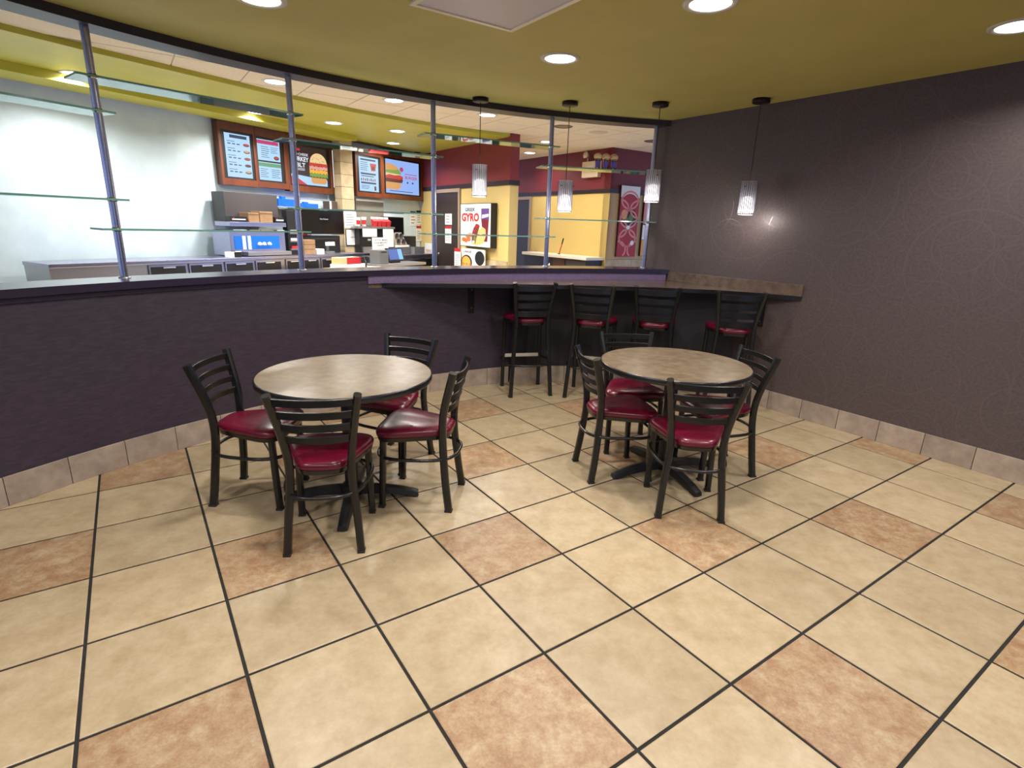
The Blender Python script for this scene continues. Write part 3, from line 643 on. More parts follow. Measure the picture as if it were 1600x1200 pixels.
def ladder_seat(name, label, cat, d):
    t = thing(name, label, cat)
    sz = d['seat']
    for s_ in (-1, 1):
        lg = spline([(s_ * d['rw'], -d['ry'], 0.0), (s_ * (d['rw'] * 0.6 + d['ww'] * 0.4), -d['ry'] + 0.022, sz * 0.42), (s_ * d['ww'], -d['ry'] + 0.040, sz * 0.96), (s_ * (d['ww'] * 0.72 + d['tw'] * 0.28), -d['ry'] + 0.030, sz + (d['top'] - sz) * 0.40), (s_ * d['tw'], -d['ty'], d['top'])], 5)
        p = MB().sweep(lg, 0.035, 0.040, (1, 0, 0)).build('rear_leg', M_BLACK, t)
        MB().box(-0.0176, 0.0176, -0.0201, 0.0201, 0.0, 0.012).build('foot_cap', M_RUB, p, loc=(s_ * d['rw'], -d['ry'] + 0.001, 0))
        fl = [(s_ * d['fw'], d['fy'], 0.0), (s_ * (d['fw'] - 0.004), d['fy'] - 0.010, sz * 0.5), (s_ * (d['fw'] - 0.008), d['fy'] - 0.016, sz - 0.02)]
        p = MB().sweep(fl, 0.034, 0.034, (1, 0, 0)).build('front_leg', M_BLACK, t)
        MB().box(-0.0171, 0.0171, -0.0171, 0.0171, 0.0, 0.012).build('foot_cap', M_RUB, p, loc=(s_ * d['fw'], d['fy'], 0))
    # four bowed slats
    for zc in d['slats']:
        fr = (zc - sz) / (d['top'] - sz); yb = -d['ry'] + 0.030 + (-d['ty'] + d['ry'] - 0.030) * max(0, (fr - 0.40) / 0.60) if fr > 0.4 else -d['ry'] + 0.033
        hw_ = d['ww'] + (d['tw'] - d['ww']) * (0.7 * fr if fr < 0.4 else 0.28 + 1.2 * (fr - 0.4))
        path = [(hw_ * (2 * k / 12 - 1) * 0.97, yb - 0.034 * (1 - (2 * k / 12 - 1) ** 2), zc) for k in range(13)]
        MB().sweep(path, 0.011, d['sh'], None).build('slat', M_BLACK, t)
    sm, outl = seat_mesh(sz, -d['ry'] + 0.012, d['fy'] + 0.042, d['wr'], d['wf'], 0.052)
    sm.build('seat', M_VINYL, t)
    cy_ = (-d['ry'] + 0.012 + d['fy'] + 0.042) / 2
    fr_ = MB(); N = len(outl); v1 = [(x * 0.95, cy_ + (y - cy_) * 0.95, sz - 0.022) for x, y in outl]; v2 = [(x * 0.975, cy_ + (y - cy_) * 0.975, sz + 0.001) for x, y in outl]
    fr_.add(v1 + v2, [(k, (k + 1) % N, N + (k + 1) % N, N + k) for k in range(N)] + [tuple(range(N))[::-1], tuple(range(N, 2 * N))])
    fr_.build('seat_frame', M_BLACK, t)
    # ring stretcher round the four legs
    rz_ = d['ring']; rr = d['rr']
    cyr = (d['fy'] - d['ry']) / 2 + 0.012
    pw = lambda c: math.copysign(abs(c) ** (2 / 3.0), c)
    MB().sweep([(rr * pw(cos(2 * pi * k / 48)) * (d['rx'] + (1 - d['rx']) * pw(sin(2 * pi * k / 48))), cyr + rr * pw(sin(2 * pi * k / 48)), rz_) for k in range(48)], 0, 0, None, closed=True, round_=0.0095).build('ring_stretcher', M_BLACK, t)
    if 'foot' in d:
        MB().box(-d['fw'] + 0.014, d['fw'] - 0.014, d['fy'] - 0.022, d['fy'] - 0.002, d['foot'] - 0.016, d['foot'] + 0.016, bev=0.003).build('foot_rest', mat('worn_steel_bar', (0.75, 0.70, 0.62), 0.42, 0.6), t)
    return t
CH = dict(rw=0.170, ry=0.192, fw=0.184, fy=0.184, tw=0.192, ty=0.222, top=0.800, seat=0.418, ww=0.138, wr=0.234, wf=0.456, slats=(0.766, 0.703, 0.640, 0.577), sh=0.035, ring=0.300, rr=0.222, rx=0.89)
STL = dict(rw=0.193, ry=0.200, fw=0.185, fy=0.185, tw=0.188, ty=0.222, top=1.055, seat=0.690, ww=0.150, wr=0.256, wf=0.440, slats=(1.004, 0.926, 0.848, 0.772), sh=0.052, ring=0.30, rr=0.228, rx=0.97, foot=0.315)
chair = ladder_seat('ladder_back_chair', '', 'chair', CH)
chairs = [(-0.896, 2.474, 0.148, 'ladder-back chair nearest the camera at the left round table, back turned'),
          (1.020, 2.902, -0.097, 'ladder-back chair nearest the camera at the right round table, back turned'),
          (-0.499, 2.908, 1.455, 'ladder-back chair on the right side of the left round table, seen in profile'),
          (0.668, 3.328, -1.382, 'ladder-back chair on the left side of the right round table, seen in profile'),
          (1.372, 3.43, 1.75, 'ladder-back chair on the right side of the right round table, near the dark wall'),
          (0.853, 3.800, 3.210, 'ladder-back chair behind the right round table, in front of the stools'),
          (-0.774, 3.399, 2.733, 'ladder-back chair behind the left round table, facing the camera'),
          (-1.428, 2.869, -1.585, 'ladder-back chair on the left side of the left round table, cut by the photo edge')]
for i, (x, y, a, lb) in enumerate(chairs):
    o = chair if i == 0 else copy_tree(chair)
    o.location = (x, y, 0); o.rotation_euler = (0, 0, a); o['label'] = lb; o['group'] = 'burgundy ladder-back chairs at the round tables'
stool = ladder_seat('bar_stool', '', 'bar stool', STL)
stools = [(0.126, 5.095, 0.253, 'ladder-back bar stool, first from the left at the bar'), (0.739, 5.045, -0.295, 'ladder-back bar stool, second from the left at the bar'),
          (1.295, 5.040, -0.229, 'ladder-back bar stool, third from the left at the bar'), (1.945, 4.86, -0.173, 'ladder-back bar stool, fourth from the left, beside the dark wall')]
for i, (x, y, a, lb) in enumerate(stools):
    o = stool if i == 0 else copy_tree(stool)
    o.location = (x, y, 0); o.rotation_euler = (0, 0, a); o['label'] = lb; o['group'] = 'burgundy bar stools along the bar'

# ------------------------------------------------------------------ round tables
def round_table(label):
    t = thing('round_table', label, 'table', group='round pedestal tables')
    RT, H = 0.459, 0.74
    tp = MB(); tp.lathe([(0.001, H), (RT - 0.006, H)], 96, smooth=False); tp.lathe([(RT - 0.02, H - 0.03), (0.001, H - 0.03)], 96, smooth=False)
    top_ = tp.build('table_top', M_LAM, t)
    MB().lathe([(RT - 0.02, H - 0.034), (RT - 0.004, H - 0.034), (RT, H - 0.028), (RT, H - 0.005), (RT - 0.004, H + 0.0005), (RT - 0.008, H + 0.0005)], 96).build('edge_band', M_EDGE, top_)
    MB().lathe([(0.13, H - 0.032), (0.13, H - 0.044), (0.045, H - 0.05), (0.04, H - 0.06)], 24).build('mounting_plate', M_CAST, t)
    MB().lathe([(0.038, 0.05), (0.038, H - 0.05)], 28).build('column', M_CAST, t)
    MB().lathe([(0.001, 0.03), (0.062, 0.035), (0.066, 0.075), (0.05, 0.095), (0.037, 0.10)], 28).build('hub', M_CAST, t)
    for k in range(4):
        a = k * pi / 2
        sw = spline([(0.03, 0, 0.060), (0.15, 0, 0.056), (0.27, 0, 0.040), (0.345, 0, 0.024), (0.372, 0, 0.017)], 4)
        ft = MB(); n = len(sw); prof = []
        vs_ = []
        for q, p in enumerate(sw):
            fr = q / (n - 1); w_ = 0.034 - 0.008 * fr; h_ = 0.030 - 0.014 * fr
            vs_ += [(p.x, -w_, p.z - h_ * 0.8), (p.x, w_, p.z - h_ * 0.8), (p.x, w_ * 0.8, p.z + h_ * 0.7), (p.x, 0, p.z + h_), (p.x, -w_ * 0.8, p.z + h_ * 0.7)]
        fs = [(j * 5 + c, j * 5 + (c + 1) % 5, (j + 1) * 5 + (c + 1) % 5, (j + 1) * 5 + c) for j in range(n - 1) for c in range(5)] + [(4, 3, 2, 1, 0), tuple((n - 1) * 5 + c for c in range(5))]
        ft.add(vs_, fs); fo = ft.build('foot', M_CAST, t); fo.rotation_euler = (0, 0, a)
        MB().lathe([(0.001, 0.0), (0.022, 0.0), (0.022, 0.008), (0.001, 0.009)], 14).build('glide', M_RUB, fo, loc=(0.352, 0, 0.0))
    return t
tl = round_table('round laminate pedestal table on the left, with four chairs, nearer the camera')
tl.location = (-0.895, 2.844, 0); tl.rotation_euler = (0, 0, radians(8))
t2 = copy_tree(tl); t2.location = (1.011, 3.331, 0); t2.rotation_euler = (0, 0, radians(20)); t2['label'] = 'round laminate pedestal table on the right, in front of the bar stools'

# ------------------------------------------------------------------ menu screens
_c = (1.910, 2.172, 1.973, 2.740); COL0, COL1 = _c[0], _c[1]
ATLAS = {}
def rect_thing(name, label, cat, fr, s0, s1, z0, z1, off, group=None):
    """an Empty at the lower left corner of a face lying off metres in front of a wall frame; local x right, -y to the viewer"""
    t = thing(name, label, cat, fpos(fr, s0, off, z0), fang(fr), group); return t, s1 - s0, z1 - z0
def wood_screen(label, outer, inner):
    t, W, H = rect_thing('menu_screen', label, 'menu screen', 'MENU', *outer, 0.0, 'wood-framed menu screens')
    bz = [inner[0] - outer[0], inner[1] - outer[0], inner[2] - outer[2], inner[3] - outer[2]]
    f = MB()
    MB().box(0, W, 0.02, 0.11, 0, H).build('case', M_WOOD, t)
    l_, r_b = min(bz[0] * .62, .06), min((W - bz[1]) * .62, .06); dn, up = .022, .03
    for nm, x0, x1, z0, z1 in (('frame_bar', 0, W, 0, bz[2] - dn), ('frame_bar', 0, W, bz[3] + up, H), ('frame_bar', 0, bz[0] - l_, bz[2] - dn, bz[3] + up), ('frame_bar', bz[1] + r_b, W, bz[2] - dn, bz[3] + up)):
        MB().box(x0, x1, 0.0, 0.02, z0, z1).build(nm, M_WOOD, t)
    MB().box(bz[0] - l_, bz[1] + r_b, 0.012, 0.02, bz[2] - dn, bz[3] + up).build('bezel', M_BLACKP, t)
    return t, bz
def lines(mb, x0, x1, z0, z1, n, mi, y, gap=0.5, jag=0.3):
    for k in range(n):
        zz = z1 - (z1 - z0) * (k + 0.5) / n; hh = (z1 - z0) / n * (1 - gap) / 2; xe = x1 - (x1 - x0) * jag * random.random()
        mb.quad(x0, xe, zz - hh, zz + hh, y, mi)
PR = [SC_BLUE, SC_NAVY, SC_TOM, SC_BUN, SC_MEAT, SC_PINK, SC_GREEN, SC_WHITE]
def printed(t, bz, mb, mats): return mb.build('picture', mats, t, kind='stuff')
Y0 = 0.0115
# left: price list with five dishes
t, b = wood_screen('menu screen with a price list and five dishes, leftmost of the wood-framed row', (-0.007, 0.525, 1.939, 2.717), (0.082, 0.453, 2.046, 2.585))
W, H = b[1] - b[0], b[3] - b[2]; m = MB(); m.quad(b[0], b[1], b[2], b[3], Y0, 0)
m.quad(b[0] + W * .2, b[1] - W * .12, b[3] - H * .10, b[3] - H * .03, Y0 - .0006, 1)
for k in range(5):
    zt = b[3] - H * (.17 + .16 * k); lines(m, b[0] + W * .08, b[0] + W * .40, zt - H * .015, zt, 1, 1, Y0 - .0006, .2, .1)
    for q in range(3): m.quad(b[0] + W * (.1 + .18 * q), b[0] + W * (.22 + .18 * q), zt - H * .075, zt - H * .05, Y0 - .0006, 1)
    m.disc(b[0] + W * .84, zt - H * .06, W * .13, H * .035, Y0 - .0007, 4, 18); m.disc(b[0] + W * .84, zt - H * .05, W * .10, H * .022, Y0 - .0009, (2, 3, 2, 4, 3)[k], 16)
printed(t, b, m, PR)
# second: red and green lists
t, b = wood_screen('menu screen split into a red-headed list and a green-headed list, second from the left', (0.529, 1.041, 1.944, 2.718), (0.562, 0.928, 2.045, 2.575))
W, H = b[1] - b[0], b[3] - b[2]; m = MB(); m.quad(b[0], b[1], b[2] + H * .49, b[3], Y0, 0); m.quad(b[0], b[1], b[2], b[2] + H * .45, Y0, 0)
m.quad(b[0], b[1] - W * .05, b[3] - H * .11, b[3] - H * .02, Y0 - .0006, 5); m.quad(b[0], b[1], b[2] + H * .34, b[2] + H * .43, Y0 - .0006, 6)
lines(m, b[0] + W * .16, b[0] + W * .52, b[2] + H * .55, b[3] - H * .15, 6, 1, Y0 - .0006, .75); lines(m, b[0] + W * .58, b[0] + W * .95, b[2] + H * .68, b[3] - H * .15, 4, 1, Y0 - .0006, .75)
lines(m, b[0] + W * .06, b[0] + W * .42, b[2] + H * .06, b[2] + H * .30, 5, 1, Y0 - .0006, .75); lines(m, b[0] + W * .55, b[0] + W * .95, b[2] + H * .06, b[2] + H * .30, 5, 1, Y0 - .0006, .75)
m.disc(b[0] + W * .82, b[2] + H * .575, W * .12, H * .05, Y0 - .0008, 4, 18); m.disc(b[0] + W * .82, b[2] + H * .585, W * .08, H * .03, Y0 - .001, 2, 16)
printed(t, b, m, PR)
# third: turkey sandwich
def burger(m, cx, cz, w_, h_, y, cols, seeds=True):
    lay = [(-.42, .20, 'd', cols[0]), (-.22, .10, 'q', cols[4]), (-.10, .09, 'q', cols[3]), (.02, .09, 'q', cols[2]), (.13, .08, 'q', cols[5])]
    for k, (dz, hh, kind, c) in enumerate(lay):
        z0, z1 = cz + h_ * (dz - hh / 2), cz + h_ * (dz + hh / 2)
        if kind == 'd':
            n = 20; P = [(cx - w_ * .40, z1), (cx + w_ * .40, z1), (cx + w_ * .38, z0 + h_ * .04), (cx + w_ * .28, z0), (cx - w_ * .28, z0), (cx - w_ * .38, z0 + h_ * .04)]
        else:
            n = 14; up = [(cx - w_ * .46 + w_ * .92 * i / n, z1 + h_ * .02 * sin(i * 2.1 + k)) for i in range(n + 1)]; dn = [(cx + w_ * .46 - w_ * .92 * i / n, z0 - h_ * .025 * (1 + sin(i * 2.7 + k))) for i in range(n + 1)]; P = up + dn
        m.add([(p[0], y - .0004 * k, p[1]) for p in P[::-1]], [tuple(range(len(P)))], c)
    m.disc(cx, cz + h_ * .17, w_ * .43, h_ * .33, y - .0026, cols[1], 24, 0, pi)
    if seeds:
        for k in range(9): m.disc(cx + w_ * (-.28 + .07 * k), cz + h_ * (.28 + .08 * sin(k * 2.3)), w_ * .016, h_ * .014, y - .003, cols[6], 8)
t, b = wood_screen('menu screen showing a stacked turkey sandwich on a dark ground, behind the leftmost pole', (1.045, 1.879, 1.926, 2.729), (1.100, 1.784, 2.036, 2.575))
W, H = b[1] - b[0], b[3] - b[2]; m = MB(); m.quad(b[0], b[1], b[2], b[3], Y0, 0)
m.add([(b[0], Y0 - .0004, b[2]), (b[1], Y0 - .0004, b[2]), (b[1], Y0 - .0004, b[2] + H * .17), (b[0], Y0 - .0004, b[2] + H * .26)], [(0, 1, 2, 3)], 1)
m.add([(b[0], Y0 - .0008, b[2]), (b[0] + W * .42, Y0 - .0008, b[2]), (b[0] + W * .1, Y0 - .0008, b[2] + H * .2), (b[0], Y0 - .0008, b[2] + H * .2)], [(0, 1, 2, 3)], 2)
burger(m, b[0] + W * .76, b[2] + H * .47, W * .56, H * .80, Y0 - .001, [3, 4, 5, 6, 7, 8, 9])
lines(m, b[0] + W * .16, b[0] + W * .42, b[2] + H * .36, b[2] + H * .43, 2, 10, Y0 - .001, .6); m.quad(b[0] + W * .16, b[0] + W * .27, b[3] - H * .13, b[3] - H * .07, Y0 - .001, 2)
printed(t, b, m, [SC_DARK, SC_BLUE, SC_RED, SC_BUN, SC_BUNL, SC_HAM, SC_CHEE, SC_LETT, SC_TOM, SC_MEAT, SC_WHITE])
lettering('OLD CHEESE', b[0] + W * .26, b[3] - H * .25, Y0 - .002, H * .065, SC_WHITE, t, W * .44)
lettering('TURKEY', b[0] + W * .26, b[3] - H * .40, Y0 - .002, H * .12, SC_WHITE, t, W * .46, .03)
lettering('BLT', b[0] + W * .27, b[3] - H * .55, Y0 - .002, H * .115, SC_WHITE, t, W * .24, .03)
t, b = wood_screen('narrow menu screen mostly hidden behind the tiled column', (1.888, 2.289, 1.937, 2.734), (1.912, 2.245, 2.035, 2.589))
m = MB(); m.quad(b[0], b[1], b[2], b[3], Y0, 0); lines(m, b[0] + .02, b[1] - .02, b[2] + .05, b[3] - .05, 8, 1, Y0 - .001, .7); printed(t, b, m, [SC_WHITE, SC_NAVY])
# fourth: drinks list
t, b = wood_screen('portrait menu screen listing drinks under black headings, right of the tiled column', (2.400, 3.046, 1.934, 2.687), (2.488, 2.955, 2.028, 2.570))
W, H = b[1] - b[0], b[3] - b[2]; m = MB(); m.quad(b[0], b[1], b[2], b[3], Y0, 0)
for q, (xa, xb) in zip((.93, .52, .25), ((.08, .86), (.08, .86), (.08, .86))):
    m.quad(b[0] + W * xa, b[0] + W * xb, b[2] + H * q - H * .025, b[2] + H * q + H * .025, Y0 - .0006, 1)
lines(m, b[0] + W * .08, b[0] + W * .52, b[2] + H * .60, b[2] + H * .88, 5, 1, Y0 - .0006, .72); lines(m, b[0] + W * .1, b[0] + W * .8, b[2] + H * .42, b[2] + H * .48, 1, 1, Y0 - .0006, .6)
for q in range(8): m.quad(b[0] + W * (.08 + .1 * q), b[0] + W * (.13 + .1 * q), b[2] + H * .31, b[2] + H * (.37 + .02 * (q % 2)), Y0 - .0006, (1, 2, 4)[q % 3])
lines(m, b[0] + W * .1, b[0] + W * .6, b[2] + H * .06, b[2] + H * .19, 3, 1, Y0 - .0006, .7); m.quad(b[0] + W * .76, b[0] + W * .86, b[2] + H * .04, b[2] + H * .17, Y0 - .0006, 4)
m.add([(b[0] + W * .62, Y0 - .0006, b[2] + H * .62), (b[0] + W * .84, Y0 - .0006, b[2] + H * .62), (b[0] + W * .9, Y0 - .0006, b[2] + H * .84), (b[0] + W * .56, Y0 - .0006, b[2] + H * .84)], [(0, 1, 2, 3)], 2)
m.quad(b[0] + W * .66, b[0] + W * .8, b[2] + H * .66, b[2] + H * .76, Y0 - .001, 4); printed(t, b, m, PR)
# fifth: burger on a blue ground
t, b = wood_screen('landscape menu screen with a big burger on a pale blue ground', (3.051, 4.231, 1.940, 2.741), (3.142, 4.073, 2.040, 2.608))
W, H = b[1] - b[0], b[3] - b[2]; m = MB(); m.quad(b[0], b[1], b[2], b[3], Y0, 0)
n = 30; P = []
cx, cz = b[0], b[2] + H * .5
def blob(pts, mi, y): m.add([(b[0] + W * p[0], y, b[2] + H * p[1]) for p in pts], [tuple(range(len(pts)))], mi)
blob([(0, .12), (.34, .12), (.43, .2), (.44, .3), (.30, .36), (0, .36)], 1, Y0 - .0005)
blob([(0, .33), (.47, .33), (.50, .40), (.48, .48), (0, .48)], 3, Y0 - .0010)
blob([(0, .44), (.38, .42), (.50, .46), (.50, .52), (.36, .58), (.2, .54), (0, .58)], 2, Y0 - .0015)
blob([(0, .52), (.12, .56), (.26, .54), (.40, .56), (.38, .64), (0, .68)], 4, Y0 - .0020)
blob([(0, .60), (.42, .58), (.44, .64), (.36, .74), (.20, .76), (0, .75)], 5, Y0 - .0025)
blob([(0, .68), (.30, .70), (.37, .74), (.30, .82), (.16, .87), (0, .88)], 6, Y0 - .0030)
m.disc(b[0] + W * .46, b[2] + H * .74, W * .055, H * .07, Y0 - .0035, 7, 20)
lines(m, b[0] + W * .56, b[0] + W * .94, b[2] + H * .60, b[2] + H * .64, 1, 7, Y0 - .001, .5, .0); m.disc(b[0] + W * .64, b[2] + H * .36, W * .025, H * .03, Y0 - .001, 8, 12); m.disc(b[0] + W * .80, b[2] + H * .36, W * .025, H * .03, Y0 - .001, 8, 12)
lines(m, b[0] + W * .1, b[0] + W * .8, b[2] + H * .05, b[2] + H * .09, 1, 8, Y0 - .001, .5, .0)
printed(t, b, m, [SC_SKY, SC_BUN, SC_TOM, SC_MEAT, SC_BUNL, SC_LETT, SC_BUN, SC_PINK, SC_NAVY])
lettering('BURGER', b[0] + W * .75, b[2] + H * .47, Y0 - .002, H * .09, SC_PINK, t, W * .38, .02)
# dark fascia above the screens
for s0, s1, lb in ((-3.0, 1.60, 'charcoal fascia above the left menu screens'), (2.05, 4.2, 'charcoal fascia above the right menu screens')):
    MB().box(0, s1 - s0, 0, 0.10, 0, 0.017 if s0 > 0 else 0.052).build('charcoal_band', M_DGREY, None, loc=fpos('MENU', s0, -0.005 if s0 < 0 else 0.0, 2.782 if s0 > 0 else 2.747), rz=fang('MENU'), label=lb, cat='band', group='fascia boards')  # plain dark grey strips closing the gap over the screens
q = fpos('MENU', -3.0, 0.42, KCEIL - 0.13); MB().box(0, 5.02, 0, 0.40, 0, 0.08).build('trim_%d' % (k + 1), M_SOFFIT, loc=q, rz=fang('MENU'), kind='structure')
q = fpos('MENU', 3.95, 0.06, 2.70); cm = thing('security_camera', 'small black dome camera under the lime soffit above the burger screen', 'camera', q)
MB().lathe([(0.001, 0.03), (0.05, 0.035), (0.06, 0.07), (0.06, 0.10), (0.001, 0.10)], 20).build('housing', M_BLACKP, cm); MB().lathe([(0.001, 0.0), (0.03, 0.008), (0.048, 0.034)], 20).build('dome', M_SCREENOFF, cm)

# tiled column in front of the screens
cs0, cs1, coff, cdep = COL0, COL1, 0.16, 0.155
col = thing('tiled_column', 'square tan tiled column between the menu screens', 'column', fpos('MENU', cs0, coff, 0), fang('MENU'))
CW = cs1 - cs0
MB().box(0.006, CW - 0.006, 0.006, cdep, 0, KCEIL - 0.06).build('core', M_TANG, col)
zt = KCEIL - 0.06; n_ = 0
while zt > 0.6:
    z0 = max(zt - 0.185, 0)
    for x0, x1, y0, y1 in ((0.0, CW, 0.0, 0.006), (0.0, 0.006, 0.009, cdep)):
        MB().box(x0, x1, y0, y1, z0 + 0.003, zt - 0.003).build('tile', M_TAN, col)
    zt = z0
def sheet(name, label, fr, s0, s1, z0, z1, off, cat='notice', th=0.003, m_=None, txt=(), group=None, ink=M_INK, nlines=0, head=None):
    t, W, H = rect_thing(name, label, cat, fr, s0, s1, z0, z1, off, group)
    MB().box(0, W, 0, th, 0, H).build('sheet', m_ or M_PAPER, t)
    if nlines:
        m = MB(); lines(m, W * .12, W * .88, H * .1, H * (.72 if head else .9), nlines, 0, -0.0008, .7, .35); m.build('print', [mat('grey_ink', S(120, 120, 124), 0.7)], t, kind='stuff')
    if head: MB().box(0, W, -0.0008, 0, H * .84, H, 0).build('heading', head, t)
    for (s_, zf, hf, wf) in txt: lettering(s_, W / 2, H * zf, -0.0012, H * hf, ink, t, W * wf, 0.01)
    return t
sheet('paper_notice', 'white paper notice taped to the tiled column, upper of two', 'MENU', 1.926, 2.196, 1.420, 1.671, 0.166, nlines=5)
t = sheet('framed_notice', 'white notice in a thin black frame on the tiled column, lower of two', 'MENU', 1.943, 2.224, 1.151, 1.391, 0.178, txt=(('NOW', .45, .10, .42),), nlines=0, th=0.008)
a = [1.943, 2.224, 1.151, 1.391]; W, H = a[1] - a[0], a[3] - a[2]
for x0, x1, z0, z1 in ((-.008, W + .008, -.008, 0), (-.008, W + .008, H, H + .008), (-.008, 0, 0, H), (W, W + .008, 0, H)): MB().box(x0, x1, -0.002, 0.01, z0, z1).build('frame_bar', M_BLACKP, t)

# ------------------------------------------------------------------ kitchen line
def kbox(name, label, cat, rc, off, dep, m_, group=None, bev=0.004, fr='MENU', parts=()):
    s0, s1, z0, z1 = rc; t = thing(name, label, cat, fpos(fr, s0, off, z0), fang(fr), group); W, H = s1 - s0, z1 - z0
    MB().box(0, W, 0, dep, 0, H, bev=min(bev, W / 5, H / 5, dep / 5)).build('body', m_, t)
    for nm, fx0, fx1, fz0, fz1, pr_, mm in parts:        # a piece proud of the face by pr_
        MB().box(W * fx0, W * fx1, -pr_, 0.0, H * fz0, H * fz1).build(nm, mm, t)
    return t, W, H
# left steel counter with cabinet doors
def counter(label, s0, s1, ztop, off, dep, doors, door_m=M_BLACKP):
    t = thing('kitchen_counter', label, 'counter', fpos('MENU', s0, off, 0), fang('MENU')); W = s1 - s0
    MB().box(0, W, 0.03, dep, 0.08, ztop - 0.04).build('carcass', M_DSTEEL, t)
    MB().box(-0.01, W + 0.01, 0, dep, ztop - 0.04, ztop, bev=0.006).build('worktop', M_STEEL, t)
    for d0, d1 in doors:
        d_ = MB().box(d0 - s0, d1 - s0, 0.012, 0.03, 0.12, ztop - 0.052).build('door', M_STEEL, t)
        MB().box(d0 - s0 + 0.02, d1 - s0 - 0.02, 0.006, 0.012, 0.15, ztop - 0.072).build('door_panel', door_m, d_)
        MB().box((d0 + d1) / 2 - s0 - 0.07, (d0 + d1) / 2 - s0 + 0.07, -0.012, 0.010, ztop - 0.088, ztop - 0.072, bev=0.003).build('pull', M_CHROME, d_)
    return t
zc = 1.045
counter('steel kitchen counter with dark doors under the left menu screens', -2.3, 1.88, zc, 0.6, 0.55, [(-1.4, -.98), (-.95, -.53), (-.50, -.10), (-.07, .33), (.40, .66), (.69, 0.98), (1.02, 1.30), (1.33, 1.58), (1.61, 1.85)])
counter('steel kitchen counter under the right menu screens', 2.0, 3.84, 0.985, 0.6, 0.42, [(2.04, 2.42), (2.45, 2.83), (2.86, 3.24), (3.27, 3.80)])
G_ = 'kitchen things under the left menu screens'
def at_rc(rc, dz=0): return rc
# holding cabinet: grey hood over a shelf and a blue-lit window
kbox('heat_hood', 'grey steel hood panel under the leftmost menu screens', 'hood', (-0.161, 0.647, 1.482, 1.844), 0.2, 0.25, M_DGREY)
t, W, H = kbox('heated_cabinet', 'steel holding cabinet with a blue-lit window on the left counter', 'food warmer', (-0.306, 0.524, 1.056, 1.356), 0.45, 0.35, M_STEEL)
MB().box(W * .07, W * .88, -0.006, 0, H * .26, H * .82).build('window', mat('blue_lit_glass', S(20, 80, 150), 0.1, emit=S(30, 110, 210), es=0.7), t)
for x0, x1 in ((.20, .255), (.29, .345)): MB().box(W * x0, W * x1, -0.014, -0.006, H * .26, H * .82).build('window_bar', M_WHITE, t)
for x0 in (.48, .56, .66): MB().lathe([(0.001, 0), (0.03, 0.004), (0.022, 0.03), (0.001, 0.045)], 12).build('wrapped_food', M_WHITE, t, loc=(W * x0, -0.035, H * .42))
MB().box(W * .2, W + 0.01, -0.10, 0.0, -0.0, H * .16, bev=0.004).build('tray_rail', M_DSTEEL, t)
rc = (-0.287, 0.560, 1.421, 1.474); kbox('warming_shelf', 'lavender-lit steel shelf above the blue-lit cabinet', 'shelf', rc, 0.45, 0.30, M_STEEL)
zs = rc[3]
def on_shelf(r, z): return (r[0], r[1], z, z + r[3] - r[2])
for r, lb in (((-0.250, -0.015, 1.472, 1.542), 'small black timer with a white strip at the left end of the warming shelf'), ((0.414, 0.560, 1.484, 1.560), 'small black timer with a white strip at the right end of the warming shelf')):
    t, W, H = kbox('timer_unit', lb, 'timer', on_shelf(r, zs), 0.42, 0.12, M_BLACKP, 'timers on the warming shelf', parts=(('strip', .1, .9, .35, .55, .003, M_PAPER), ('red_light', .15, .22, .62, .8, .004, M_REDINK)))
for r, lb in (((0.021, 0.183, 1.476, 1.597), 'brown carton, left of two on the warming shelf'), ((0.193, 0.392, 1.480, 1.620), 'brown carton, right of two on the warming shelf')):
    t, W, H = kbox('carton', lb, 'carton', on_shelf(r, zs), 0.40, 0.18, M_CARD, 'cartons on the warming shelf', parts=(('flap_line', .02, .98, .80, .84, .002, M_DGREY),))
r = (-0.435, -0.357, 1.065, 1.134); kbox('white_caddy', 'small white caddy at the left end of the steel counter', 'caddy', on_shelf(r, zc), 0.58, 0.08, M_PAPER, parts=(('lid', .0, 1, .85, 1.0, .006, M_WHITE),))
r = (-0.348, -0.260, 1.062, 1.140); kbox('black_caddy', 'small black caddy beside the white caddy on the steel counter', 'caddy', on_shelf(r, zc), 0.58, 0.08, M_BLACKP, parts=(('lid', .0, 1, .85, 1.0, .006, M_PAPER),))
# black condiment rack
r = (0.580, 0.800, 1.035, 1.636); t, W, H = kbox('condiment_rack', 'tall black condiment rack beside the blue-lit cabinet', 'rack', on_shelf(r, zc), 0.45, 0.10, M_BLACKP)
for q, mm in ((.14, M_REDINK), (.32, M_PAPER), (.50, M_PAPER)):
    MB().box(W * .08, W * .92, -0.03, 0, H * q - .02, H * q, 0, 0.002).build('tray', M_GREYP, t)
    MB().box(W * .15, W * .60, -0.026, -0.004, H * q, H * q + 0.035, 0, 0.004).build('packets', mm, t)
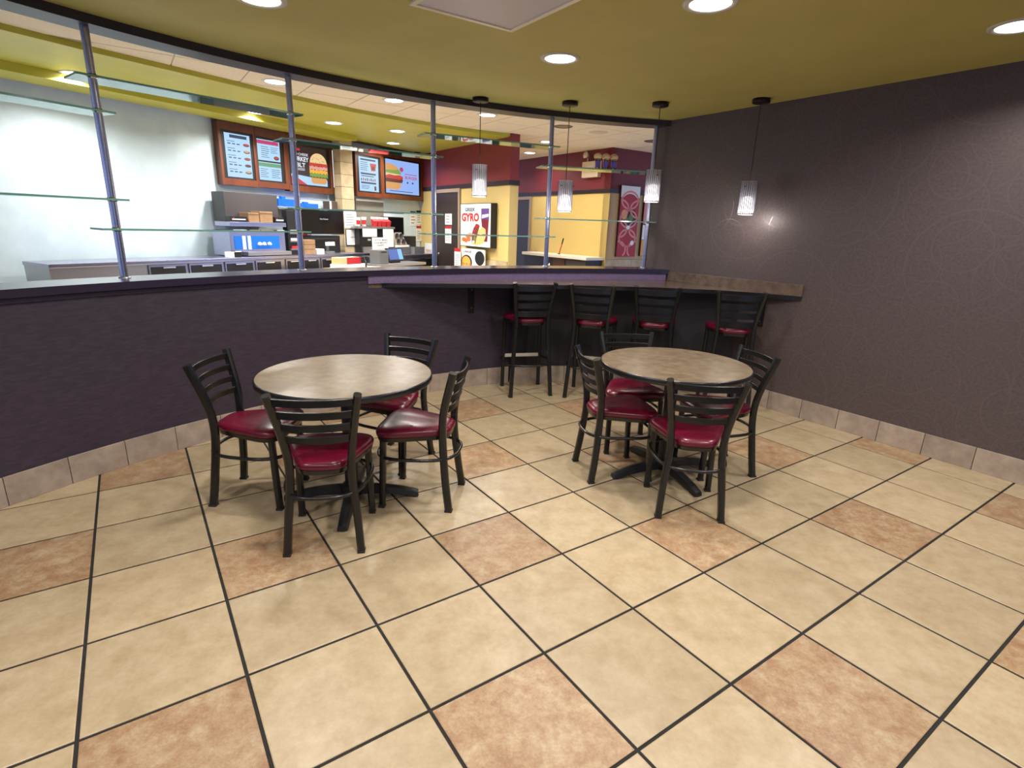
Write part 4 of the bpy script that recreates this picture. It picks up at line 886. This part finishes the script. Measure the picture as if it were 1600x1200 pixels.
# blue trays on a high shelf
rc = (0.685, 1.804, 1.677, 1.700); kbox('wall_shelf', 'thin steel wall shelf holding blue trays above the black monitor', 'shelf', rc, 0.15, 0.26, M_STEEL)
for r, lb in (((0.729, 1.018, 1.690, 1.831), 'blue plastic tray, left of two on the wall shelf'), ((1.120, 1.447, 1.707, 1.790), 'blue plastic tray, right of two on the wall shelf')):
    r = on_shelf(r, rc[3]); t = thing('blue_tray', lb, 'tray', fpos('MENU', r[0], 0.12, r[2]), fang('MENU'), 'blue trays on the wall shelf'); W, H = r[1] - r[0], r[3] - r[2]
    MB().box(0, W, 0, 0.22, 0, 0.015).build('base', M_BLUEP, t)
    for x0, x1, y0, y1 in ((0, W, 0, .012), (0, W, .208, .22), (0, .012, .012, .208), (W - .012, W, .012, .208)): MB().box(x0, x1, y0, y1, .015, H * .75).build('side', M_BLUEP, t)
    MB().box(W * .18, W * .42, -0.006, 0.05, H * .1, H, 0, .004).build('tab', M_BLUEP, t)
r = (1.679, 1.839, 1.727, 1.843); kbox('brown_box', 'small brown box on the wall shelf beside the tiled column', 'box', on_shelf(r, rc[3]), 0.12, 0.15, mat('dark_brown_card', S(70, 56, 48), 0.6), parts=(('label_strip', .0, .22, 0, 1, .002, M_PAPER),))
# big dark monitor
r = (0.857, 1.575, 1.325, 1.672); r = (r[0], 1.685, r[2], r[3]); t, W, H = kbox('order_monitor', 'large black order monitor left of the tiled column', 'monitor', r, 0.40, 0.05, M_BLACKP, parts=(('panel', .015, .985, .03, .97, .002, M_SCREENOFF),))
lettering('No Orders', W * .52, H * .60, -0.004, H * .06, SC_WHITE, t, W * .19); MB().box(W * .45, W * .55, 0.05, 0.30, H * .4, H * .6).build('mount_arm', M_BLACKP, t)
r = (0.933, 1.603, 1.011, 1.265); r = (r[0], 1.68, r[2], r[3]); zg = zc + r[3] - r[2]; kbox('grill_unit', 'black grill unit on the counter under the order monitor', 'grill', on_shelf(r, zc), 0.30, 0.28, M_BLACKP, parts=(('control_strip', .05, .95, .80, .90, .004, M_DGREY),))
for kq in range(3):
    r = (0.806, 1.003, 1.031, 1.238); hq = (r[3] - r[2]) / 3
    kbox('carton', ['bottom carton of the stack of three on the counter', 'middle carton of the stack of three on the counter', 'top carton of the stack of three on the counter'][kq], 'carton', (r[0], r[1], zc + hq * kq, zc + hq * (kq + 1) - .003), 0.50, 0.16, M_CARD, 'stacked cartons on the counter')
r = (1.021, 1.148, 1.027, 1.100); kbox('white_tray', 'low white tray on the counter left of the tiled column', 'tray', on_shelf(r, zc), 0.52, 0.15, M_PAPER)
r = (1.245, 1.409, 1.092, 1.214); t = thing('portion_scale', 'small white portion scale on the counter by the tiled column', 'scale', fpos('MENU', r[0], 0.46, zc), fang('MENU')); W, H = r[1] - r[0], r[3] - zc
MB().box(0, W, 0, .12, 0, .03, bev=.003).build('foot', M_GREYP, t); MB().box(W * .4, W * .6, .05, .08, .03, H - .03).build('post', M_GREYP, t); MB().box(0, W, -.01, .02, H - .055, H, bev=.003).build('display', M_WHITE, t)
r = (1.067, 1.188, 1.149, 1.232); kbox('sauce_pouch', 'red and white pouch lying on the black grill unit', 'pouch', (r[0], r[1], zg, zg + .045), 0.22, 0.10, M_REDINK, parts=(('label', .4, .9, .2, .8, .002, M_PAPER),))
# box with red top at the partition
r = (0.674, 1.134, 0.892, 0.953); hb = 0.10
lw = thing('queue_ledge', 'pale ledge behind the partition by the tiled column', 'counter', fpos('MENU', r[0] - 0.25, 1.40, 0), fang('MENU'))
MB().box(0, r[1] - r[0] + .6, 0, .40, r[2] - 0.05, r[2], bev=.004).build('ledge_top', M_CREAM, lw); MB().box(0.04, r[1] - r[0] + .55, .04, .36, 0, r[2] - .05).build('ledge_base', M_DGREY, lw)
t = thing('donation_box', 'cream box with a red face and black strap by the tiled column', 'box', fpos('MENU', r[0], 1.35, r[2]), fang('MENU')); W, H = r[1] - r[0], r[3] - r[2]
MB().box(0, W, 0, .22, 0, H, bev=.004).build('base', M_PAPER, t)
r2_ = (0.751, 1.127, 0.944, 1.036); MB().box(0.01, W * .85, .03, .20, H, H + r2_[3] - r2_[2], bev=.004).build('upper_box', M_CREAM, t); MB().box(W * .28, W * .85, .022, .03, H, H + r2_[3] - r2_[2]).build('red_face', M_REDINK, t)
MB().sweep([(W * .80, .015, H + r2_[3] - r2_[2]), (W * .90, -.008, H + .10), (W * .98, -.012, H + .02), (W * .97, -.012, .01)], 0.03, 0.006, (0, 1, 0)).build('strap', M_BLACKP, t)

# right half of the kitchen
zr = 0.985
kbox('fry_window', 'grey glass pass-through window right of the tiled column', 'window', (2.454, 3.134, 1.455, 1.865), -0.08, 0.03, mat('grey_smoked_glass', S(120, 116, 106), 0.2), parts=(('top_strip', .0, 1.0, 1.0, 1.09, .01, M_WHITE),))
rc = (2.029, 2.930, 1.415, 1.451); kbox('fry_shelf', 'steel shelf carrying red fry cartons right of the tiled column', 'shelf', rc, 0.35, 0.16, M_DSTEEL); zf = rc[3]
for (x0, y0, x1, lb) in ((561, 340, 567.5, 'white paper cup with red print, left of two on the fry shelf'), (569, 339, 576, 'white paper cup with red print, right of two on the fry shelf')):
    pass
for r, lb in (((2.087, 2.189, 1.451, 1.587), 'white paper cup with red print, left of two on the fry shelf'), ((2.211, 2.323, 1.453, 1.600), 'white paper cup with red print, right of two on the fry shelf')):
    rr_ = (r[1] - r[0]) * .36; hh_ = r[3] - r[2]; q = fpos('MENU', (r[0] + r[1]) / 2, 0.26, zf); t = thing('paper_cup', lb, 'cup', q, 0, 'paper cups on the fry shelf')
    MB().lathe([(0.001, 0), (rr_ * .7, 0), (rr_, hh_), (rr_ * .95, hh_)], 18).build('wall', M_PAPER, t); MB().lathe([(rr_ * .78, hh_ * .2), (rr_ * .94, hh_ * .7)], 18).build('red_print', M_REDINK, t)
for kq, r in enumerate(((2.450, 2.544, 1.451, 1.529), (2.552, 2.647, 1.452, 1.547), (2.655, 2.760, 1.454, 1.560), (2.768, 2.884, 1.456, 1.563))):
    t = thing('fry_carton', 'red and white fry carton, %s of four on the fry shelf' % ['first from the left', 'second from the left', 'third from the left', 'rightmost'][kq], 'carton', fpos('MENU', r[0], 0.30, zf), fang('MENU'), 'fry cartons on the fry shelf'); W, H = r[1] - r[0], 0.125
    MB().add([(W * .15, 0, 0), (W * .85, 0, 0), (W * .85, .05, 0), (W * .15, .05, 0), (0, -.01, H * .7), (W, -.01, H * .7), (W, .06, H), (0, .06, H)], [(0, 3, 2, 1), (4, 5, 6, 7), (0, 1, 5, 4), (1, 2, 6, 5), (2, 3, 7, 6), (3, 0, 4, 7)]).build('carton_body', M_REDINK, t)
    MB().box(W * .05, W * .95, .055, .064, H * .7, H * 1.25).build('white_back', M_PAPER, t)
r = (2.111, 2.696, 1.052, 1.408); kbox('fry_station', 'black fry station under the red cartons', 'fryer', (r[0], r[1], zr, rc[2] - .003), 0.30, 0.11, M_BLACKP, parts=(('basket_row', .05, .55, .08, .32, .05, M_DSTEEL), ('badge', .32, .44, .55, .62, .004, M_PAPER)))
sheet('paper_bag', 'white paper bag hanging below the left of the fry shelf', 'MENU', 2.081, 2.396, 1.287, 1.415, 0.42, 'paper bag', 0.02)
sheet('paper_bag', 'long white paper bag hanging below the right end of the fry shelf', 'MENU', 2.564, 2.808, 1.116, 1.414, 0.42, 'paper bag', 0.02)
sheet('counter_sign', 'white counter sign reading make your mouth happy', 'MENU', 2.063, 2.444, 1.039, 1.284, 0.62, 'sign', 0.006, txt=(('CATCH. MAKE', .78, .10, .84), ('YOUR MOUTH', .60, .10, .80), ('HAPPY', .44, .09, .42), ('served daily', .20, .05, .7)))
r = (2.947, 3.470, 1.309, 1.622); t, W, H = kbox('kitchen_monitor', 'black kitchen monitor with lavender-lit side above the cup carriers', 'monitor', r, 0.10, 0.10, M_BLACKP, parts=(('panel', .03, .97, .04, .96, .003, M_SCREENOFF),))
r = (3.492, 3.756, 1.088, 1.288); kbox('black_bin', 'black bin behind the cup carriers', 'bin', (r[0], r[1], zr, r[3]), 0.15, 0.13, M_BLACKP)
r = (2.833, 3.251, 0.987, 1.143); kbox('lid_box', 'grey box topped with white lids under the cup carriers', 'box', (r[0], r[1], zr, r[3]), 0.42, 0.25, M_GREYP, parts=(('white_lids', .02, .9, .78, 1.0, .01, M_PAPER),))
r = (2.851, 3.179, 1.144, 1.358); t = thing('cup_carrier', 'grey moulded cup carrier leaning above the white lids', 'cup carrier', fpos('MENU', r[0], 0.42, r[2]), fang('MENU')); W, H = r[1] - r[0], r[3] - r[2]
mc_ = mat('grey_moulded_pulp', S(128, 118, 106), 0.9)
MB().add([(0, 0, 0), (W, 0, 0), (W * .8, .08, H), (W * .05, .08, H), (0, .03, 0), (W, .03, 0), (W * .8, .11, H), (W * .05, .11, H)], [(0, 1, 2, 3), (7, 6, 5, 4), (0, 4, 5, 1), (1, 5, 6, 2), (2, 6, 7, 3), (3, 7, 4, 0)]).build('tray', mc_, t)
for fx, fz in ((.28, .28), (.68, .26), (.28, .72), (.62, .72)): MB().lathe([(0.001, 0.0), (0.045, 0.0), (0.05, 0.012)], 14).build('cup_well', M_DGREY, t, loc=(W * fx, .08 * fz - .012, H * fz)).rotation_euler = (pi / 2, 0, 0)
# notices on the pale wall by the corner
for (rc_, lb, nl, hd) in (((3.926, 4.092, 1.473, 1.748), 'white notice with dark columns on the pale kitchen wall, leftmost', 3, M_NAVYINK), ((4.112, 4.273, 1.500, 1.767), 'white notice with a dark heading on the pale kitchen wall, upper middle', 4, M_INK), ((4.104, 4.266, 1.180, 1.475), 'white notice with a red heading on the pale kitchen wall', 5, M_REDINK), ((4.273, 4.503, 1.153, 1.454), 'white notice without heading at the right end of the kitchen wall', 5, None)):
    sheet('paper_notice', lb, 'MENU', *rc_, -0.115, nlines=nl, head=hd)
sheet('paper_notice', 'tan framed notice high on the kitchen wall by the corner', 'MENU', 4.281, 4.426, 1.515, 1.798, -0.115, m_=mat('tan_card', S(176, 156, 110), 0.7))
r = (3.279, 3.559, 0.958, 1.107); t = thing('wire_basket', 'grey basket at the right end of the kitchen counter', 'basket', fpos('MENU', r[0], 0.50, zr), fang('MENU')); W, H = r[1] - r[0], r[3] - zr
for x0, x1, y0, y1 in ((0, W, 0, .008), (0, W, .2, .208), (0, .008, .008, .2), (W - .008, W, .008, .2)): MB().box(x0, x1, y0, y1, 0, H).build('side', M_GREYP, t)
MB().box(0.008, W - .008, .008, .2, 0, .006).build('base', M_GREYP, t)
# till on its own stand
r = (2.023, 2.395, 0.938, 1.129)
st_ = thing('till_stand', 'low service counter carrying the till', 'counter', fpos('MENU', r[0] - .45, 1.15, 0), fang('MENU')); MB().box(0, 1.2, 0, .4, 0.86, .90, bev=.004).build('stand_top', M_DSTEEL, st_); MB().box(.03, 1.17, .03, .37, 0, .86).build('stand_base', M_BLACKP, st_)
t = thing('till_terminal', 'till with a lit blue touch screen in front of the kitchen counter', 'cash register', fpos('MENU', r[0], 1.0, .90), fang('MENU')); W = r[1] - r[0]; zz = r[2] - .90
MB().box(W * .2, W * .8, .03, .2, 0, .03, bev=.004).build('foot', M_BLACKP, t); MB().box(W * .4, W * .6, .06, .12, .03, zz + .1).build('neck', M_BLACKP, t)
Hs = r[3] - r[2]
MB().add([(0, 0, zz), (W, 0, zz), (W, .06, zz + Hs), (0, .06, zz + Hs), (0, .03, zz - .005), (W, .03, zz - .005), (W, .09, zz + Hs), (0, .09, zz + Hs)], [(0, 1, 2, 3), (7, 6, 5, 4), (0, 4, 5, 1), (1, 5, 6, 2), (2, 6, 7, 3), (3, 7, 4, 0)]).build('tablet', M_BLACKP, t)
def tq(x0, x1, f0, f1, mm, e): MB().add([(W * x0, .06 * f0 - e, zz + Hs * f0), (W * x1, .06 * f0 - e, zz + Hs * f0), (W * x1, .06 * f1 - e, zz + Hs * f1), (W * x0, .06 * f1 - e, zz + Hs * f1)], [(0, 1, 2, 3)]).build('screen', mm, t)
tq(.06, .64, .08, .92, SC_POS, .002); tq(.66, .94, .08, .92, SC_POS2, .002)
r = (1.746, 1.949, 0.895, 1.109); kbox('receipt_printer', 'dark grey receipt printer left of the till', 'printer', (r[0], r[1], .90, r[3]), 1.05, 0.2, M_GREYP, parts=(('slot', .2, .8, .82, .9, .002, M_BLACKP),))
r = (2.689, 3.198, 0.741, 0.912); t, W, H = kbox('oven_drawer', 'black oven front with a chrome handle at the right end of the counter', 'oven', r, 0.72, 0.10, M_BLACKP)
MB().sweep([(W * .2, -.004, H * .72), (W * .22, -.03, H * .72), (W * .8, -.03, H * .72), (W * .82, -.004, H * .72)], 0, 0, None, round_=.008).build('handle', M_CHROME, t)

# ------------------------------------------------------------------ red side wall: door, lightbox, posters
r = (0.762, 1.626, 0.748, 2.072); k += 2
d = thing('door_1', None, None, fpos('RED', r[0], 0.0, 0), fang('RED')); d['kind'] = 'structure'; W, H = r[1] - r[0], r[3]
MB().box(0, W, -.012, .0, .0, H, bev=.002).build('door_leaf', M_DOOR, d)
for x0, x1, z0, z1 in ((-.06, 0, 0, H + .06), (W, W + .06, 0, H + .06), (0, W, H, H + .06)): MB().box(x0, x1, -.03, .0, z0, z1).build('door_frame', M_FRAME, d)
hd = MB().sweep([(W * .10, -.014, .98), (W * .10, -.06, .98), (W * .10 + .10, -.06, .98)], 0, 0, None, round_=.009).build('lever', M_CHROME, d)
MB().lathe([(0.001, 0.0), (0.03, 0.0), (0.03, 0.01), (0.001, 0.012)], 16).build('rose', M_CHROME, d, loc=(W * .10, -.012, .98)).rotation_euler = (pi / 2, 0, 0)
sheet('paper_notice', 'small white notice on the dark kitchen door, upper of two', 'RED', 1.119, 1.379, 1.518, 1.708, 0.015, nlines=3)
sheet('paper_notice', 'tall white notice with a red heading on the dark kitchen door, lower of two', 'RED', 1.117, 1.355, 1.190, 1.496, 0.015, nlines=6, head=M_REDINK)
M_POST = noisy('poster_pale_ground', S(226, 230, 226), S(206, 212, 210), 3, 0.4)
PM = [M_POST, mat('print_pita', S(226, 178, 112), .5), mat('print_shrimp', S(214, 110, 60), .5), mat('print_meat', S(110, 44, 34), .5), mat('print_cola', S(110, 26, 40), .4), mat('print_purple', S(92, 60, 130), .5), mat('print_white', S(240, 240, 238), .5), mat('print_green', S(96, 124, 60), .5), mat('print_fries', S(224, 164, 70), .5), mat('print_black', S(30, 28, 32), .5), mat('print_red', S(170, 30, 38), .5), mat('print_pink', S(222, 140, 136), .5)]
r = (1.888, 2.872, 1.175, 1.868); t = thing('sandwich_lightbox', 'lightbox poster reading greek gyro on the cream wall', 'sign', fpos('RED', r[0], 0.12, r[2]), fang('RED')); W, H = r[1] - r[0], r[3] - r[2]
MB().box(0, W, 0.0, .115, 0, H, bev=.003).build('case', M_BLACKP, t); m = MB(); m.quad(.01, W - .01, .01, H - .01, -.001, 0)
Y = -.0016
def pb(m, pts, mi, y): m.add([(W * p[0], y, H * p[1]) for p in pts], [tuple(range(len(pts)))], mi)
pb(m, [(.02, .02), (.98, .02), (.98, .12), (.02, .12)], 6, Y)
for cx_, cz_ in ((.12, .16), (.20, .14), (.30, .17), (.25, .25), (.34, .27)): m.disc(W * cx_, H * cz_, W * .07, H * .055, Y - .0004, 2, 16)
pb(m, [(.78, .14), (.90, .14), (.94, .64), (.70, .64)], 4, Y - .0004); pb(m, [(.70, .64), (.94, .64), (.94, .88), (.70, .88)], 5, Y - .0004); pb(m, [(.72, .66), (.92, .70), (.93, .76), (.73, .74)], 6, Y - .0008)
pb(m, [(.40, .06), (.56, .03), (.78, .10), (.86, .28), (.84, .42), (.74, .47), (.62, .40), (.50, .24)], 1, Y - .0010)
pb(m, [(.40, .10), (.52, .08), (.60, .34), (.66, .50), (.54, .54), (.46, .44), (.40, .30)], 3, Y - .0014)
for cx_, cz_ in ((.48, .38), (.54, .47), (.60, .50), (.50, .28)): m.disc(W * cx_, H * cz_, W * .035, H * .03, Y - .0018, 10, 12)
m.disc(W * .50, H * .20, W * .05, H * .05, Y - .0018, 7, 12); m.disc(W * .46, H * .12, W * .04, H * .03, Y - .0018, 6, 12)
m.build('picture', PM, t, kind='stuff')
lettering('GREEK', W * .33, H * .815, -.003, H * .085, M_NAVYINK, t, W * .34, .03); lettering('GYRO', W * .34, H * .585, -.003, H * .195, M_REDINK, t, W * .58, .045)
r = (1.891, 2.662, 0.843, 1.138); t = thing('bowl_poster', 'white poster with a bowl of wedges below the lightbox', 'poster', fpos('RED', r[0], 0.10, r[2]), fang('RED')); W, H = r[1] - r[0], r[3] - r[2]
MB().box(0, W, 0, .02, -.15, H).build('board', M_PAPER, t); m = MB(); m.disc(W * .80, H * .52, W * .20, H * .40, -.0012, 9, 24); m.disc(W * .24, H * .22, W * .24, H * .42, -.0012, 9, 24); m.disc(W * .22, H * .20, W * .20, H * .36, -.0016, 8, 24)
for kq in range(7): m.disc(W * (.1 + .05 * kq), H * (.12 + .09 * (kq % 3)), W * .045, H * .06, -.002, (2, 1, 8)[kq % 3], 8)
m.build('picture', PM, t, kind='stuff'); lettering('LARGE', W * .27, H * .76, -.002, H * .12, M_INK, t, W * .36, .02)
sheet('paper_notice', 'white leaflet with a red heading left of the bowl poster', 'RED', 1.708, 1.929, 0.775, 1.126, 0.14, nlines=7, head=M_REDINK)
t = sheet('fire_notice', 'tall white notice with red lettering left of the second steel pole', 'RED', 0.280, 0.622, 0.666, 1.158, 0.03, th=.01, txt=(('500', .66, .10, .62), ('SEL', .53, .10, .62)), ink=M_REDINK)
a = [0.280, 0.622, 0.666, 1.158]; W, H = a[1] - a[0], a[3] - a[2]; m = MB(); m.add([(W * .2, -.002, H * .08), (W * .9, -.002, H * .08), (W * .8, -.002, H * .19), (W * .45, -.002, H * .24), (W * .25, -.002, H * .17)], [(0, 1, 2, 3, 4)]); m.build('red_shape', M_REDINK, t)
# tan wainscot tiles: side wall end, far wall
def wains(name, fr, s0, s1, z0, z1, width, off=0.0):
    g = MB().box(s0, s1, -off - .006, -off, z0, z1).build(name, M_TANG, None, loc=fpos(fr, 0, 0, 0), rz=fang(fr), kind='structure')
    s_ = s0
    while s_ < s1 - .02:
        e = min(s_ + width, s1); z_ = z1
        while z_ > z0 + .02:
            zb = max(z_ - .30, z0); MB().box(s_ + .002, e - .002, -off - .012, -off - .006, zb + .002, z_ - .002).build('tile', M_TAN, g); z_ = zb
        s_ = e
wains('trim_21', 'RED', 2.55, 3.19, 0.62, 0.985, 0.32)
wains('trim_22', 'FARR', 0.0, 1.9, 0.66, 1.01, 0.32)
wains('trim_23', 'BACK', 1.98, 2.22, 0.62, 1.06, 0.30)

# ------------------------------------------------------------------ far wall: door, counter, emergency light, panels
r = (1.183, 1.946, 0.713, 2.059); d = thing('door_2', None, None, fpos('BACK', r[0], 0.0, 0), fang('BACK')); d['kind'] = 'structure'; W, H = r[1] - r[0], r[3]
MB().box(0, W, -.012, 0, 0, H, bev=.002).build('door_leaf', M_DOOR, d)
for x0, x1, z0, z1 in ((-.06, 0, 0, H + .06), (W, W + .06, 0, H + .06), (0, W, H, H + .06)): MB().box(x0, x1, -.03, 0, z0, z1).build('door_frame', M_FRAME, d)
MB().lathe([(0.001, 0), (.03, 0), (.03, .03), (.02, .05), (.001, .055)], 14).build('door_knob', M_CHROME, d, loc=(.08, -.012, 1.0)).rotation_euler = (pi / 2, 0, 0)
q0 = 2.221, 0.977
r = (2.563, 4.490, 0.851, 1.079); zc2 = 1.045
t = thing('serving_counter', 'white-topped counter with a black front against the yellow far wall', 'counter', fpos('BACK', 2.30, 0.0, 0), fang('BACK')); W = 1.92
MB().box(0, W, -.42, 0, zc2 - .05, zc2, bev=.004).build('worktop', mat('white_laminate', S(226, 220, 206), 0.3), t)
MB().box(0.03, W - .03, -.38, -.02, 0.0, zc2 - .05).build('front_panel', M_BLACKP, t)
MB().box(W * .50, W * .68, -.386, -.38, .5, zc2 - .06).build('brown_panel', mat('brown_panel', S(74, 46, 34), .5), t); MB().box(W * .70, W * .98, -.386, -.38, .5, zc2 - .08).build('grey_grille', M_DGREY, t)
MB().lathe([(.001, 0), (.035, 0), (.04, .05), (.001, .08)], 12).build('tap_knob', M_CHROME, t, loc=(W * .46, -.40, .80))
r = (3.167, 3.337, 1.061, 1.271); p = Vector(fpos('BACK', (r[0] + r[1]) / 2, 0.2, zc2)); t = thing('marker_stand', 'thin red stick with a black top standing on the far counter', 'stick', p, fang('BACK'))
MB().sweep([(-.05, 0, .0), (.03, 0, .20)], 0, 0, None, round_=.009).build('stick', M_REDINK, t); MB().sweep([(.025, 0, .19), (.06, 0, .29)], 0, 0, None, round_=.013).build('black_tip', M_BLACKP, t)
MB().lathe([(.001, 0), (.03, 0), (.03, .01), (.001, .012)], 14).build('foot', M_BLACKP, t, loc=(-.05, 0, 0))
r = (3.582, 3.999, 2.389, 2.652); t = thing('emergency_light', 'cream emergency light box with one lamp head on the maroon far wall', 'emergency light', fpos('BACK', r[0], .09, r[2]), fang('BACK')); W, H = r[1] - r[0], r[3] - r[2]
mg = mat('cream_plastic', S(222, 204, 176), .45)
MB().box(0, W, 0, .09, 0, H, bev=.012).build('case', mg, t); MB().box(W * .35, W * .7, -.004, 0, H * .62, H * .72).build('test_panel', M_PAPER, t)
MB().lathe([(.012, 0), (.012, .06)], 10).build('lamp_neck', mg, t, loc=(W * .2, .05, H)); hh_ = MB().lathe([(.001, 0), (.03, .01), (.055, .07), (.06, .08), (.001, .082)], 18).build('lamp_head', mg, t, loc=(W * .2, .07, H + .10)); hh_.rotation_euler = (radians(80), 0, 0)
# bug-eye heads on the white ceiling
x, y = -1.502, 5.596; t = thing('spot_heads', 'twin emergency spot heads hanging under the white ceiling at the header', 'emergency light', (x, y, KCEIL - .005))
MB().box(-.11, .11, -.04, .04, -.05, 0, bev=.006).build('base', M_WTRIM, t)
for sx_ in (-.07, .07):
    hh_ = MB().lathe([(.001, 0), (.03, .01), (.05, .06), (.055, .09), (.001, .092)], 18).build('spot_head', M_WTRIM, t, loc=(sx_, 0, -.06)); hh_.rotation_euler = (radians(150), 0, radians(20 * (1 if sx_ > 0 else -1)))
# red pattern panels
def pattern_panel(label, r, kindp):
    t = thing('wall_panel', label, 'wall panel', fpos('FARR', r[0], .045, r[2]), fang('FARR'), 'printed panels on the far wall'); W, H = r[1] - r[0], r[3] - r[2]
    MB().box(0, W, 0.0, .044, 0, H, bev=.003).build('board', mat('panel_edge', S(60, 28, 30), .5), t); m = MB(); y = -.001
    m.quad(.004, W - .004, .004, H - .004, y, 10)
    if kindp == 0:
        m.quad(.004, W - .004, H * .84, H - .004, y - .0003, 0)
        m.disc(W * .5, H * .74, W * .46, H * .15, y - .0006, 10, 28); m.disc(W * .5, H * .56, W * .44, H * .14, y - .0006, 9, 28)
        for cx_, cz_, rr_, c in ((.25, .60, .16, 8), (.62, .56, .12, 7), (.40, .52, .10, 7), (.3, .3, .22, 10), (.75, .3, .2, 10)): m.disc(W * cx_, H * cz_, W * rr_, H * rr_ * .45, y - .001, c, 14)
        for cx_, cz_ in ((.5, .80), (.5, .54), (.5, .27), (.02, .40), (.98, .40), (.02, .10), (.98, .10), (.02, .68), (.98, .68)):
            n_seg = 32; rx, rz_, wd = W * .46, H * .135, W * .07
            for q in range(n_seg):
                a0_, a1_ = 2 * pi * q / n_seg, 2 * pi * (q + 1) / n_seg; pts = [(W * cx_ + rx * cos(a0_), H * cz_ + rz_ * sin(a0_)), (W * cx_ + rx * cos(a1_), H * cz_ + rz_ * sin(a1_)), (W * cx_ + (rx - wd) * cos(a1_), H * cz_ + (rz_ - wd) * sin(a1_)), (W * cx_ + (rx - wd) * cos(a0_), H * cz_ + (rz_ - wd) * sin(a0_))]
                if all(.004 <= p[0] <= W - .004 and .004 <= p[1] <= H - .004 for p in pts): m.add([(p[0], y - .0016, p[1]) for p in pts], [(0, 1, 2, 3)], 11)
        m.disc(W * .78, H * .20, W * .10, H * .035, y - .002, 6, 12); m.disc(W * .5, H * .42, W * .10, H * .03, y - .002, 6, 12)
    else:
        m.quad(.004, W - .004, H * .55, H - .004, y - .0003, 11); m.quad(.004, W - .004, H * .28, H * .52, y - .0003, 6); m.quad(.004, W - .004, .004, H * .27, y - .0003, 8)
    m.build('print', PM, t, kind='stuff')
pattern_panel('tall red panel printed with pale overlapping rings on the far wall', (0.217, 0.685, 1.061, 2.262), 0)
pattern_panel('narrow printed panel half hidden behind the rightmost pole', (0.819, 1.140, 1.071, 2.122), 1)
